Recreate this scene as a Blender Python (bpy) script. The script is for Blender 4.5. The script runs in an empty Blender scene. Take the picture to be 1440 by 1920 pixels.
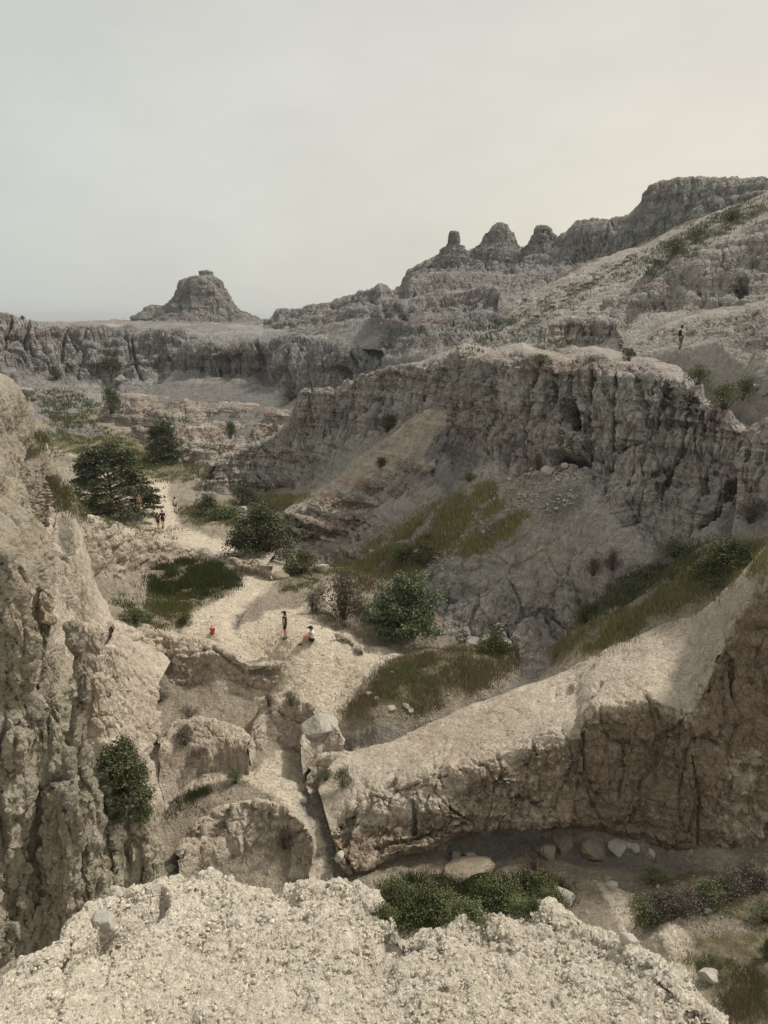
import bpy, math, random
import numpy as np
from mathutils import Vector, Matrix, Quaternion

random.seed(7)
RNG = np.random.default_rng(7)
C = bpy.context.scene.collection
scene = bpy.context.scene

# ------------------------------------------------------------------ camera
FPX = 1386.7                       # focal length in photo pixels (photo 1440 x 1920)
PITCH = math.atan(364 / FPX)       # camera looks down so that the far plain's horizon sits at row 596
ZC = 30.0
HAZE_D = 0.0002
cam_d = bpy.data.cameras.new('camera')
cam = bpy.data.objects.new('camera', cam_d)
C.objects.link(cam)
cam_d.sensor_fit = 'VERTICAL'; cam_d.sensor_height = 36.0; cam_d.lens = 26.0
cam_d.clip_start = 0.1; cam_d.clip_end = 60000
cam.location = (0, 0, ZC)
cam.rotation_euler = (math.pi / 2 - PITCH, 0, 0)
scene.camera = cam

# ------------------------------------------------------------------ sky
SUN_EL, SUN_AZ = math.radians(51), math.radians(66)    # azimuth clockwise from +Y (view direction)
w = bpy.data.worlds.new('World'); scene.world = w; w.use_nodes = True
nt = w.node_tree; N = nt.nodes; L = nt.links
N.clear()
out = N.new('ShaderNodeOutputWorld'); bg = N.new('ShaderNodeBackground')
sky = N.new('ShaderNodeTexSky'); sky.sky_type = 'NISHITA'; sky.sun_disc = False
sky.sun_elevation = SUN_EL; sky.sun_rotation = SUN_AZ
sky.air_density = 1.0; sky.dust_density = 6.0; sky.ozone_density = 1.0
tc = N.new('ShaderNodeTexCoord')
sepd = N.new('ShaderNodeSeparateXYZ'); L.new(tc.outputs['Generated'], sepd.inputs[0])
# thin high overcast: cool grey on the left, warm cream towards the hidden sun on the right
azr = N.new('ShaderNodeMapRange'); azr.inputs[1].default_value = -0.5; azr.inputs[2].default_value = 0.3
L.new(sepd.outputs['X'], azr.inputs[0])
cmix = N.new('ShaderNodeMix'); cmix.data_type = 'RGBA'
cmix.inputs[6].default_value = (0.71, 0.75, 0.705, 1); cmix.inputs[7].default_value = (0.93, 0.87, 0.735, 1)
L.new(azr.outputs[0], cmix.inputs[0])
elr = N.new('ShaderNodeMapRange'); elr.inputs[1].default_value = 0.05; elr.inputs[2].default_value = 0.5
L.new(sepd.outputs['Z'], elr.inputs[0])
emix = N.new('ShaderNodeMix'); emix.data_type = 'RGBA'
emix.inputs[7].default_value = (0.72, 0.715, 0.67, 1)
emf = N.new('ShaderNodeMath'); emf.operation = 'MULTIPLY'; emf.inputs[1].default_value = 0.7
L.new(elr.outputs[0], emf.inputs[0]); L.new(emf.outputs[0], emix.inputs[0]); L.new(cmix.outputs[2], emix.inputs[6])
mp = N.new('ShaderNodeMapping'); mp.inputs['Scale'].default_value = (1.3, 1.3, 3.2); L.new(tc.outputs['Generated'], mp.inputs[0])
cn = N.new('ShaderNodeTexNoise'); cn.inputs['Scale'].default_value = 1.6; cn.inputs['Detail'].default_value = 5.0; cn.inputs['Roughness'].default_value = .62
L.new(mp.outputs[0], cn.inputs['Vector'])
cr = N.new('ShaderNodeMapRange'); cr.inputs[1].default_value = .25; cr.inputs[2].default_value = .75
cr.inputs[3].default_value = 0.90; cr.inputs[4].default_value = 1.09
L.new(cn.outputs['Fac'], cr.inputs[0])
vm = N.new('ShaderNodeVectorMath'); vm.operation = 'SCALE'
L.new(emix.outputs[2], vm.inputs[0]); L.new(cr.outputs[0], vm.inputs['Scale'])
vs = N.new('ShaderNodeVectorMath'); vs.operation = 'SCALE'; vs.inputs['Scale'].default_value = 0.07
L.new(sky.outputs[0], vs.inputs[0])
fin = N.new('ShaderNodeMix'); fin.data_type = 'RGBA'; fin.inputs[0].default_value = 0.82
L.new(vs.outputs[0], fin.inputs[6]); L.new(vm.outputs[0], fin.inputs[7])
L.new(fin.outputs[2], bg.inputs['Color']); bg.inputs['Strength'].default_value = 1.0
L.new(bg.outputs[0], out.inputs['Surface'])

sun_d = bpy.data.lights.new('sun', 'SUN'); sun = bpy.data.objects.new('sun', sun_d); C.objects.link(sun)
sun_d.energy = 3.6; sun_d.angle = math.radians(6); sun_d.color = (1.0, 0.94, 0.86)
sdir = Vector((math.sin(SUN_AZ) * math.cos(SUN_EL), math.cos(SUN_AZ) * math.cos(SUN_EL), math.sin(SUN_EL)))
sun.rotation_euler = sdir.to_track_quat('Z', 'Y').to_euler()

scene.view_settings.view_transform = 'Standard'; scene.view_settings.look = 'None'
scene.view_settings.exposure = 0.0; scene.view_settings.gamma = 1.0
scene.view_settings.use_curve_mapping = False
scene.render.engine = 'CYCLES'
scene.cycles.max_bounces = 4; scene.cycles.diffuse_bounces = 3
scene.cycles.volume_bounces = 0; scene.cycles.transparent_max_bounces = 8
scene.cycles.use_denoising = True

# ------------------------------------------------------------------ helpers: pixels to places
cp, sp = math.cos(PITCH), math.sin(PITCH)
def W(px, py, Y):
    """Point at forward distance Y seen at photo pixel (px, py)."""
    px, py, Y = np.asarray(px, float), np.asarray(py, float), np.asarray(Y, float)
    u = (px - 720) / FPX; v = (960 - py) / FPX
    t = Y / (cp + v * sp)
    return np.stack(np.broadcast_arrays(u * t, Y, ZC + t * (v * cp - sp)), -1)
def WD(px, py, drop):
    """Point seen at photo pixel (px, py) that lies `drop` metres below the camera."""
    v = (960 - py) / FPX
    t = -drop / (v * cp - sp)
    return W(px, py, t * (cp + v * sp))
def project(P):
    x, y, z = P[..., 0], P[..., 1], P[..., 2] - ZC
    d = y * cp - z * sp
    v = (y * sp + z * cp) / d
    return 720 + FPX * x / d, 960 - FPX * v

# ------------------------------------------------------------------ helpers: noise
def _h(ix, iy, iz, s):
    h = (ix.astype(np.uint32) * np.uint32(374761393) + iy.astype(np.uint32) * np.uint32(668265263)
         + iz.astype(np.uint32) * np.uint32(2246822519) + np.uint32((s * 3266489917 + 12345) & 0xffffffff))
    h = (h ^ (h >> np.uint32(13))) * np.uint32(1274126177)
    h = (h ^ (h >> np.uint32(16)))
    return h
def _r(h):
    return (h & np.uint32(0xffff)).astype(np.float32) / np.float32(65535)
def vnoise(P, s=0):
    """value noise in -1..1"""
    P = P.astype(np.float32); i = np.floor(P); f = P - i; i = i.astype(np.int32)
    f = f * f * f * (f * (f * 6 - 15) + 10)
    fx, fy, fz = f[:, 0], f[:, 1], f[:, 2]; ix, iy, iz = i[:, 0], i[:, 1], i[:, 2]
    def c(a, b, d): return _r(_h(ix + a, iy + b, iz + d, s))
    x00 = c(0, 0, 0) * (1 - fx) + c(1, 0, 0) * fx; x10 = c(0, 1, 0) * (1 - fx) + c(1, 1, 0) * fx
    x01 = c(0, 0, 1) * (1 - fx) + c(1, 0, 1) * fx; x11 = c(0, 1, 1) * (1 - fx) + c(1, 1, 1) * fx
    return ((x00 * (1 - fy) + x10 * fy) * (1 - fz) + (x01 * (1 - fy) + x11 * fy) * fz) * 2 - 1
def fbm(P, octs=4, s=0, gain=.5):
    a = 1.0; t = 0; r = 0
    for k in range(octs):
        r = r + a * vnoise(P * (2.03 ** k) + 17.3 * k, s + k); t += a; a *= gain
    return r / t
def worley(P, s=0, jit=.8):
    """F1, F2 and a random value per cell"""
    P = P.astype(np.float32); b = np.floor(P - .5).astype(np.int32)
    n = len(P); f1 = np.full(n, 9, np.float32); f2 = np.full(n, 9, np.float32); rv = np.zeros(n, np.float32)
    for a in (0, 1):
        for c in (0, 1):
            for d in (0, 1):
                ix, iy, iz = b[:, 0] + a, b[:, 1] + c, b[:, 2] + d
                h = _h(ix, iy, iz, s)
                jx = ((h & np.uint32(1023)).astype(np.float32) / 1023 - .5) * jit + .5
                jy = (((h >> np.uint32(10)) & np.uint32(1023)).astype(np.float32) / 1023 - .5) * jit + .5
                jz = (((h >> np.uint32(20)) & np.uint32(1023)).astype(np.float32) / 1023 - .5) * jit + .5
                q = (ix + jx - P[:, 0]) ** 2 + (iy + jy - P[:, 1]) ** 2 + (iz + jz - P[:, 2]) ** 2
                m = q < f1
                f2 = np.where(m, f1, np.minimum(f2, q)); f1 = np.where(m, q, f1); rv = np.where(m, _r(h * np.uint32(7919)), rv)
    return np.sqrt(f1), np.sqrt(f2), rv
def sstep(a, b, x):
    t = np.clip((x - a) / (b - a), 0, 1); return t * t * (3 - 2 * t)

# ------------------------------------------------------------------ helpers: objects
def tag(o, label=None, cat=None, group=None, kind=None):
    if label: o['label'] = label
    if cat: o['category'] = cat
    if group: o['group'] = group
    if kind: o['kind'] = kind
    return o
def mesh_np(name, V, Fc, mat=None, smooth=True, attrs=None, tri=None):
    me = bpy.data.meshes.new(name)
    V = np.ascontiguousarray(V, np.float32); Fc = np.ascontiguousarray(Fc, np.int32)
    k = Fc.shape[1]; n = len(Fc)
    me.vertices.add(len(V)); me.vertices.foreach_set('co', V.ravel())
    me.loops.add(n * k); me.loops.foreach_set('vertex_index', Fc.ravel())
    me.polygons.add(n); me.polygons.foreach_set('loop_start', np.arange(0, n * k, k, dtype=np.int32))
    me.polygons.foreach_set('use_smooth', np.full(n, smooth))
    me.update(calc_edges=True)
    for a, v in (attrs or {}).items():
        at = me.attributes.new(a, 'FLOAT', 'POINT'); at.data.foreach_set('value', np.ascontiguousarray(v, np.float32).ravel())
    if mat: me.materials.append(mat)
    return me
def link(name, me, parent=None):
    o = bpy.data.objects.new(name, me); C.objects.link(o)
    if parent: o.parent = parent
    return o
def grid_faces(nv, nu, wrap=False):
    idx = np.arange(nv * nu).reshape(nv, nu)
    if wrap: idx = np.concatenate([idx, idx[:, :1]], 1)
    return np.stack([idx[:-1, :-1], idx[1:, :-1], idx[1:, 1:], idx[:-1, 1:]], -1).reshape(-1, 4)
def smooth1(A, sig, axis):
    if sig <= 0.3: return A
    r = int(math.ceil(sig * 2.5)); k = np.exp(-.5 * (np.arange(-r, r + 1) / sig) ** 2); k /= k.sum()
    pad = [(0, 0)] * A.ndim; pad[axis] = (r, r)
    # extrapolate linearly at the ends so that the borders stay put
    B = np.pad(A, pad, mode='reflect', reflect_type='odd')
    out = np.zeros_like(A)
    for i, wgt in enumerate(k):
        sl = [slice(None)] * A.ndim; sl[axis] = slice(i, i + A.shape[axis]); out += wgt * B[tuple(sl)]
    return out
def normals(P, wrap=False):
    if wrap:
        du = np.roll(P, -1, 1) - np.roll(P, 1, 1)
    else:
        du = np.gradient(P, axis=1)
    dv = np.gradient(P, axis=0)
    n = np.cross(dv, du); n /= np.linalg.norm(n, axis=-1, keepdims=True) + 1e-9
    return n

# ------------------------------------------------------------------ materials
def ND(nt, t, **kw):
    n = nt.nodes.new(t)
    for k, v in kw.items(): setattr(n, k, v)
    return n
def lin(h):
    h = h.lstrip('#'); c = [int(h[i:i + 2], 16) / 255 for i in (0, 2, 4)]
    return tuple(((x + .055) / 1.055) ** 2.4 if x > .04045 else x / 12.92 for x in c) + (1,)
def rock_mat(name, ca, cb, cc, strata=None, tone_scale=.35, disp=(), path=None, veg=None, grey=None, body=None, grain=0, zs=1.0, speck=.35, bleach=None):
    """ca/cb patches, cc fine specks; strata=(colour, scale_z, amount); disp=[(kind, scale, amp, zscale)]"""
    ca, cb, cc = [tuple(c[i] * .90 + (.3 * c[0] + .59 * c[1] + .11 * c[2]) * .10 for i in range(3)) + (1,) for c in (ca, cb, cc)]
    m = bpy.data.materials.new(name); m.use_nodes = True
    nt = m.node_tree; nt.nodes.clear(); L = nt.links
    o = ND(nt, 'ShaderNodeOutputMaterial'); b = ND(nt, 'ShaderNodeBsdfPrincipled')
    b.inputs['Roughness'].default_value = .95
    b.inputs['Specular IOR Level'].default_value = .12
    L.new(b.outputs[0], o.inputs['Surface'])
    geo = ND(nt, 'ShaderNodeTexCoord')
    co = geo.outputs['Object']
    def noise(scale, det=4, rough=.55, zsc=1.0, dist=0):
        mp = ND(nt, 'ShaderNodeMapping'); mp.inputs['Scale'].default_value = (1, 1, zsc); L.new(co, mp.inputs[0])
        n = ND(nt, 'ShaderNodeTexNoise'); n.inputs['Scale'].default_value = scale; n.inputs['Detail'].default_value = det
        n.inputs['Roughness'].default_value = rough; n.inputs['Distortion'].default_value = dist
        L.new(mp.outputs[0], n.inputs['Vector']); return n.outputs['Fac']
    def rng(x, a, b_, c=0, d=1):
        r = ND(nt, 'ShaderNodeMapRange'); r.inputs[1].default_value = a; r.inputs[2].default_value = b_
        r.inputs[3].default_value = c; r.inputs[4].default_value = d; L.new(x, r.inputs[0]); return r.outputs[0]
    def mix(f, x, y):
        k = ND(nt, 'ShaderNodeMix'); k.data_type = 'RGBA'
        if isinstance(f, float): k.inputs[0].default_value = f
        else: L.new(f, k.inputs[0])
        for s, v in ((6, x), (7, y)):
            if isinstance(v, tuple): k.inputs[s].default_value = v
            else: L.new(v, k.inputs[s])
        return k.outputs[2]
    def mul(x, y):
        k = ND(nt, 'ShaderNodeMath'); k.operation = 'MULTIPLY'
        for s, v in ((0, x), (1, y)):
            if isinstance(v, (int, float)): k.inputs[s].default_value = v
            else: L.new(v, k.inputs[s])
        return k.outputs[0]
    def attr(n):
        a = ND(nt, 'ShaderNodeAttribute'); a.attribute_name = n; return a.outputs['Fac']
    col = mix(rng(noise(tone_scale, 5, .6), .38, .62), ca, cb)
    if strata:
        for (sc, zscale, amt) in (strata if isinstance(strata, list) else [strata]):
            f = rng(noise(zscale, 3, .6, 14.0, .3), .5, .62)
            # stretched: compress x,y instead of z
            col = mix(mul(f, amt), col, sc)
    col = mix(mul(rng(noise(tone_scale * 22, 3, .7), .5, .72), speck), col, cc)
    if bleach:
        col = mix(mul(rng(noise(tone_scale * 3.1, 4, .6), .5, .7), bleach[1]), col, bleach[0])
    fine = noise(tone_scale * 9, 4, .6)
    for nm, c in (('body', body), ('grey', grey), ('path', path), ('veg', veg)):
        if c:
            a = attr(nm)
            wob = ND(nt, 'ShaderNodeMath'); wob.operation = 'MULTIPLY_ADD'; wob.inputs[1].default_value = 1.6; wob.inputs[2].default_value = -.8
            L.new(fine, wob.inputs[0])
            ad = ND(nt, 'ShaderNodeMath'); ad.operation = 'ADD'; L.new(a, ad.inputs[0]); L.new(wob.outputs[0], ad.inputs[1])
            col = mix(mul(rng(ad.outputs[0], .3, .9), rng(a, .02, .3)), col, c)
    if grain:       # pitted, pebbly surface: dark and light grains
        for gs, a0, a1, c0, c1 in ((grain, .36, .64, .74, 1.14), (grain * .28, .38, .62, .86, 1.1)):
            vs = ND(nt, 'ShaderNodeVectorMath', operation='SCALE'); L.new(col, vs.inputs[0]); L.new(rng(noise(gs, 3, .75), a0, a1, c0, c1), vs.inputs['Scale']); col = vs.outputs[0]
    L.new(col, b.inputs['Base Color'])
    if disp:
        tot = None
        for (kind, scale, amp, zsc) in disp:
            if kind == 'n':
                h = rng(noise(scale, 9, .68, zsc), .25, .75, -.5, .5)
            elif kind == 'l':      # horizontal ledges: noise squeezed along z
                mp = ND(nt, 'ShaderNodeMapping'); mp.inputs['Scale'].default_value = (zsc, zsc, 1); L.new(co, mp.inputs[0])
                n = ND(nt, 'ShaderNodeTexNoise'); n.inputs['Scale'].default_value = scale; n.inputs['Detail'].default_value = 3
                L.new(mp.outputs[0], n.inputs['Vector']); h = rng(n.outputs['Fac'], .42, .58, -.5, .5)
            else:
                mp = ND(nt, 'ShaderNodeMapping'); mp.inputs['Scale'].default_value = (1, 1, zsc); L.new(co, mp.inputs[0])
                wn = ND(nt, 'ShaderNodeTexNoise'); wn.inputs['Scale'].default_value = scale * 1.3; wn.inputs['Detail'].default_value = 2
                L.new(mp.outputs[0], wn.inputs['Vector'])
                va = ND(nt, 'ShaderNodeVectorMath'); va.operation = 'MULTIPLY_ADD'
                va.inputs[1].default_value = (.5 / scale,) * 3; L.new(wn.outputs['Color'], va.inputs[0]); L.new(mp.outputs[0], va.inputs[2])
                v = ND(nt, 'ShaderNodeTexVoronoi'); v.inputs['Scale'].default_value = scale
                L.new(va.outputs[0], v.inputs['Vector'])
                if kind == 'c':    # cracks
                    v.feature = 'DISTANCE_TO_EDGE'; h = rng(v.outputs['Distance'], 0, .07, -1, 0)
                else:              # lumps
                    v.feature = 'F1'; h = rng(v.outputs['Distance'], 0, .8, .5, -.5)
            h = mul(h, amp)
            if kind in 'cl': h = mul(h, attr('rough'))
            if tot is None: tot = h
            else:
                k = ND(nt, 'ShaderNodeMath'); k.operation = 'ADD'; L.new(tot, k.inputs[0]); L.new(h, k.inputs[1]); tot = k.outputs[0]
        d = ND(nt, 'ShaderNodeDisplacement'); d.inputs['Midlevel'].default_value = 0; d.inputs['Scale'].default_value = 1
        L.new(tot, d.inputs['Height']); L.new(d.outputs[0], o.inputs['Displacement'])
        m.displacement_method = 'BOTH'
    return m

# ------------------------------------------------------------------ terrain sheets
def relief(P, Nn, amp, rel, seed):
    """displacement (metres) at flat points P for one recipe; amp 0..1 is how cliff-like the spot is"""
    d = np.zeros(len(P), np.float32)
    if 'lump' in rel:
        A, s = rel['lump']; d += A * fbm(P / s, 4, seed)
    if 'lumpc' in rel:
        A, s = rel['lumpc']; d += A * amp * fbm(P / s, 4, seed + 77)
    wv = np.stack([vnoise(P * .9 / rel.get('warp', 1.5), seed + 31), vnoise(P * .9 / rel.get('warp', 1.5) + 9, seed + 32), 0 * P[:, 0]], -1)
    for k, key in enumerate(('rib', 'rib2', 'rib3')):
        if key in rel:
            A, s, zs = rel[key]
            Q = (P + wv * s * .35) / np.array([s, s, s * zs])
            f1, f2, rv = worley(Q, seed + 5 * k)
            d += A * amp * ((.5 - f1) * .45 + (rv - .5) * .35 - .6 * np.exp(-((f2 - f1) / .07)))
    for k, key in enumerate(('flute', 'flute2')):
        if key in rel:
            A, s, zs = rel[key]
            Q = (P + wv * s * .5) / np.array([s, s, s * zs])
            n = vnoise(Q, seed + 15 + k) * .75 + vnoise(Q * 2.1 + 5, seed + 18 + k) * .25
            d += A * amp * (np.minimum(np.abs(n) * 2.6, 1) ** .55 - .75)
    if 'strata' in rel:
        A, s = rel['strata']
        zz = P[:, 2] / s + .5 * vnoise(P / (s * 14), seed + 50)
        q = np.stack([P[:, 0] / (s * 16), P[:, 1] / (s * 16), zz], -1)
        n = vnoise(q, seed + 51); n2 = vnoise(q * np.array([4, 4, 2.3]), seed + 52)
        d += A * amp * (np.tanh(n * 3.2) * .6 + np.tanh(n2 * 3) * .4)
    if 'cob' in rel:
        A, s = rel['cob']
        f1, f2, rv = worley(P / s + wv * .2, seed + 60)
        d += A * (.5 - f1) * (.4 + .6 * rv) * 1.6
    if 'crack' in rel:      # sparse dark clefts
        A, s, zs = rel['crack']
        f1, f2, rv = worley((P + wv * s * .4) / np.array([s, s, s * zs]), seed + 90)
        d -= A * amp * np.exp(-((f2 - f1) / .035))
    return d

def apply_marks(P, marks):
    """clefts, hollows and bulges placed where the view shows them: (pixel polyline, half width px, depth m)"""
    d = 0
    if marks:
        x, y = project(P)
        x = x + 3 * vnoise(P.reshape(-1, 3) * .8, 77).reshape(x.shape) ; y = y + 3 * vnoise(P.reshape(-1, 3) * .8, 78).reshape(x.shape)
        for pl, hw, dp in marks:
            a = np.array(pl, float)
            m = (x > a[:, 0].min() - 4 * hw) & (x < a[:, 0].max() + 4 * hw) & (y > a[:, 1].min() - 4 * hw) & (y < a[:, 1].max() + 4 * hw)
            if not m.any(): continue
            if len(pl) == 1: q = np.hypot(x[m] - a[0, 0], y[m] - a[0, 1])
            else: q = segdist(x[m], y[m], pl)[0]
            e = np.zeros(x.shape); e[m] = np.exp(-(q / hw) ** 4) if dp > 0 else np.exp(-(q / hw) ** 2)
            d = d - dp * e
    return d

def loft(name, rows, mat, rel, cell=2.2, mode='x', seed=1, rs=1.5, vs=3.0, kind='structure', flip=False, attrs=None, wiggle=None, marks=(), sink=(-1,)):
    """rows: list of (amp, [(px, py, Y), ...]) running across; consecutive rows are joined."""
    ax = 0 if mode == 'x' else 1
    R = []
    for amp, pts in rows:
        p = np.array(pts, float)
        if mode == 'arc':
            q = np.concatenate([[0], np.cumsum(np.hypot(np.diff(p[:, 0]), np.diff(p[:, 1])))])
        else:
            q = (p[:, ax] - p[0, ax]) * (1 if p[-1, ax] > p[0, ax] else -1)
        R.append((amp, q / q[-1], p))
    span = np.mean([np.hypot(np.diff(p[:, 0]), np.diff(p[:, 1])).sum() for _, _, p in R])
    nu = max(8, int(span / cell))
    t = np.linspace(0, 1, nu)
    rowP = []; rowpx = []
    for amp, q, p in R:
        px = np.interp(t, q, p[:, 0]); py = np.interp(t, q, p[:, 1])
        Yi = 1 / np.interp(t, q, 1 / p[:, 2])
        A = np.stack([px, py, Yi], -1); A = smooth1(A, rs, 0)
        rowpx.append(A); rp = W(A[:, 0], A[:, 1], A[:, 2])
        if (len(rowP) - len(R)) in sink: rp[:, 2] = np.minimum(rp[:, 2], gbase(rp[:, 0], rp[:, 1]) - 1.3)
        rowP.append(rp)
    P = [rowP[0][None]]; am = [np.full((1, nu), R[0][0])]
    for i in range(len(R) - 1):
        a, b = rowpx[i], rowpx[i + 1]
        lp = np.percentile(np.hypot(a[:, 0] - b[:, 0], a[:, 1] - b[:, 1]), 70)
        wd = np.linalg.norm(rowP[i] - rowP[i + 1], axis=1).mean(); depth = np.mean([a[:, 2].mean(), b[:, 2].mean()])
        n = int(max(3, lp / cell, .35 * wd / (depth / FPX) / cell * .5))
        n = min(n, 420)
        s = (np.arange(1, n + 1) / n)[:, None, None]
        P.append(rowP[i][None] * (1 - s) + rowP[i + 1][None] * s)
        am.append((R[i][0] * (1 - s) + R[i + 1][0] * s)[..., 0] * np.ones((n, nu)))
    P = np.concatenate(P); am = np.concatenate(am)
    P = smooth1(P, vs, 0)
    if wiggle:      # broad in-out swing of the whole wall so that it reads as buttresses and gullies
        A, s, zs = wiggle
        Nn = normals(smooth1(smooth1(P, 8, 0), 8, 1)); Nn[..., 2] *= .3
        if Nn[..., 1].mean() > 0: Nn = -Nn
        d = fbm((P / np.array([s, s, s * zs])).reshape(-1, 3), 2, seed + 200).reshape(am.shape)
        P = P + Nn * (A * d * am)[..., None]
    Ps = smooth1(smooth1(P, 5, 0), 5, 1)
    Nn = normals(Ps)
    v = np.array([0, 0, ZC]) - P
    if (Nn * v).sum(-1).mean() < 0: Nn = -Nn
    if flip: Nn = -Nn
    d = relief(P.reshape(-1, 3), Nn.reshape(-1, 3), am.ravel().astype(np.float32), rel, seed).reshape(am.shape)
    d = d + apply_marks(P, marks)
    P = P + Nn * d[..., None]
    at = {'rough': np.clip(am, .12, 1).ravel()}
    if attrs:
        for k, fn in attrs.items(): at[k] = fn(P.reshape(-1, 3)) if callable(fn) else np.full(am.size, fn)
    F = grid_faces(P.shape[0], P.shape[1])
    e1 = P[1, 0] - P[0, 0]; e2 = P[0, 1] - P[0, 0]
    me = mesh_np(name, P.reshape(-1, 3), F, mat, True, at)
    o = link(name, me); tag(o, kind=kind)
    print('loft', name, P.shape[:2], P.shape[0] * P.shape[1])
    return o

def spire(name, prof, Y, mat, rel, depth=.8, n=140, seed=3, cell=1.6, sq=1.0, lean=0, kind='structure', amp_top=1.0):
    """prof: [(pxL, pxR, py)] from top to bottom at distance Y"""
    p = np.array(prof, float)
    tot = p[-1, 2] - p[0, 2]; m = max(12, int(tot / cell))
    py = np.linspace(p[0, 2], p[-1, 2], m)
    l = np.interp(py, p[:, 2], p[:, 0]); r = np.interp(py, p[:, 2], p[:, 1])
    A = W(l, py, np.full(m, Y)); B = W(r, py, np.full(m, Y))
    c = (A + B) / 2; rad = (B[:, 0] - A[:, 0]) / 2
    th = np.linspace(0, 2 * math.pi, n, endpoint=False)
    cx, sy = np.cos(th), np.sin(th)
    k = (np.abs(cx) ** (2 / sq) + np.abs(sy) ** (2 / sq)) ** (-sq / 2) if sq != 1 else 1
    X = c[:, 0][:, None] + rad[:, None] * (cx * k)[None]
    Yy = Y + depth * rad[:, None] * (sy * k)[None] + lean * (c[:, 2][:, None] - c[-1, 2])
    Z = c[:, 2][:, None] + 0 * X
    P = np.stack([X, Yy, Z], -1)
    capp = np.array([[[c[0, 0], Y, c[0, 2] + rad[0] * .15]]]) * np.ones((1, n, 1))
    cap2 = (P[:1] * .5 + capp * .5)
    P = np.concatenate([capp, cap2, P])
    Nn = normals(P, wrap=True); out = P - np.array([c[:, 0].mean(), Y, c[-1, 2]])
    if (Nn * out).sum(-1).mean() < 0: Nn = -Nn
    am = np.ones(P.shape[:2]); am[:3] = .2
    rr_ = np.concatenate([rad[:1] * .3, rad[:1] * .6, rad]); am *= np.clip(rr_ / (rad.max() * .35), .15, 1)[:, None]
    d = relief(P.reshape(-1, 3), Nn.reshape(-1, 3), am.ravel().astype(np.float32), rel, seed).reshape(am.shape)
    d[0] = d[0].mean(); P = P + Nn * d[..., None]
    me = mesh_np(name, P.reshape(-1, 3), grid_faces(P.shape[0], n, True)[:, ::-1], mat, True, {'rough': am})
    o = link(name, me); tag(o, kind=kind); return o

def segdist(x, y, pl):
    """distance to a polyline (N,2) and the fraction along"""
    best = np.full(x.shape, 1e9); fr = np.zeros(x.shape)
    for i in range(len(pl) - 1):
        ax_, ay = pl[i][:2]; bx, by = pl[i + 1][:2]
        dx, dy = bx - ax_, by - ay; L2 = dx * dx + dy * dy + 1e-9
        t = np.clip(((x - ax_) * dx + (y - ay) * dy) / L2, 0, 1)
        d = np.hypot(x - ax_ - t * dx, y - ay - t * dy)
        m = d < best; best = np.where(m, d, best); fr = np.where(m, i + t, fr)
    return best, fr / (len(pl) - 1)
def inpoly(x, y, poly):
    """soft signed distance, positive inside"""
    ins = np.zeros(x.shape, bool); n = len(poly)
    for i in range(n):
        x1, y1 = poly[i][:2]; x2, y2 = poly[(i + 1) % n][:2]
        c = ((y1 > y) != (y2 > y)) & (x < (x2 - x1) * (y - y1) / (y2 - y1 + 1e-12) + x1)
        ins ^= c
    d, _ = segdist(x, y, list(poly) + [poly[0]])
    return np.where(ins, d, -d)

def pixpoly(P, polys, soft=8):
    x, y = project(P); v = np.zeros(len(x))
    for po in polys: v = np.maximum(v, sstep(-soft, soft, inpoly(x, y, po)))
    return v

# ------------------------------------------------------------------ rock and soil materials
M_far = rock_mat('far_clay', lin('76746f'), lin('878580'), lin('a29f98'), [(lin('857670'), .035, .5), (lin('a09d95'), .06, .45)],
                 .05, [('l', .55, .22, .05), ('c', .5, .4, .2), ('n', .45, .32, .35), ('c', 1.5, .14, .3)], veg=lin('4c5239'), path=lin('aca28f'), grey=lin('76746f'), grain=2.2)
M_mid = rock_mat('mid_clay', lin('8f8a82'), lin('9e9991'), lin('b8b3aa'), [(lin('8d7b70'), .06, .5), (lin('aaa59b'), .1, .4)],
                 .12, [('l', 1.5, .16, .07), ('c', .7, .20, .22), ('c', 2.0, .09, .35), ('n', 1.0, .20, .5)], veg=lin('66604a'), path=lin('aea492'), grey=lin('75736e'), bleach=(lin('aca69b'), .5), grain=6)
M_band = rock_mat('banded_clay', lin('8d8477'), lin('998f83'), lin('bbb3a7'), [(lin('8f786b'), .10, .8), (lin('b4ada1'), .16, .6)],
                  .1, [('l', 1.3, .55, .06), ('c', .9, .12, .8), ('n', 1.0, .2, 1)], veg=lin('5d5740'), path=lin('b0a593'), grey=lin('74716a'), grain=4)
M_ground = rock_mat('wash_soil', lin('8b806f'), lin('9b907e'), lin('bdb4a3'), None,
                    .25, [('n', .6, .30, 1), ('n', 4, .10, 1), ('v', 7, .02, 1)], veg=lin('6b644c'), path=lin('cdc1ad'), grey=lin('827d74'), bleach=(lin('b0a795'), .5), speck=.5, grain=9)
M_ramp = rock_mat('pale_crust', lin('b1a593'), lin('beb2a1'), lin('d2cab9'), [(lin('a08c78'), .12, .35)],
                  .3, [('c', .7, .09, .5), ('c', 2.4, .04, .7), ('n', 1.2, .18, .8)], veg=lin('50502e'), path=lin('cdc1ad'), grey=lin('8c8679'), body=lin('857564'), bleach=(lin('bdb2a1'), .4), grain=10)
M_left = rock_mat('crumbly_cliff', lin('988f7e'), lin('a69d8c'), lin('c8c0b0'), [(lin('a08d77'), .15, .4)],
                  .5, [('c', 1.3, .06, .25), ('c', 4.5, .02, .5), ('n', 3.2, .10, .8), ('v', 7, .035, .7), ('v', 24, .012, 1)], veg=lin('50502e'), path=lin('bba98d'), grey=lin('8f897c'), body=lin('8a7862'), bleach=(lin('a19b8c'), .5), grain=34)
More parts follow.
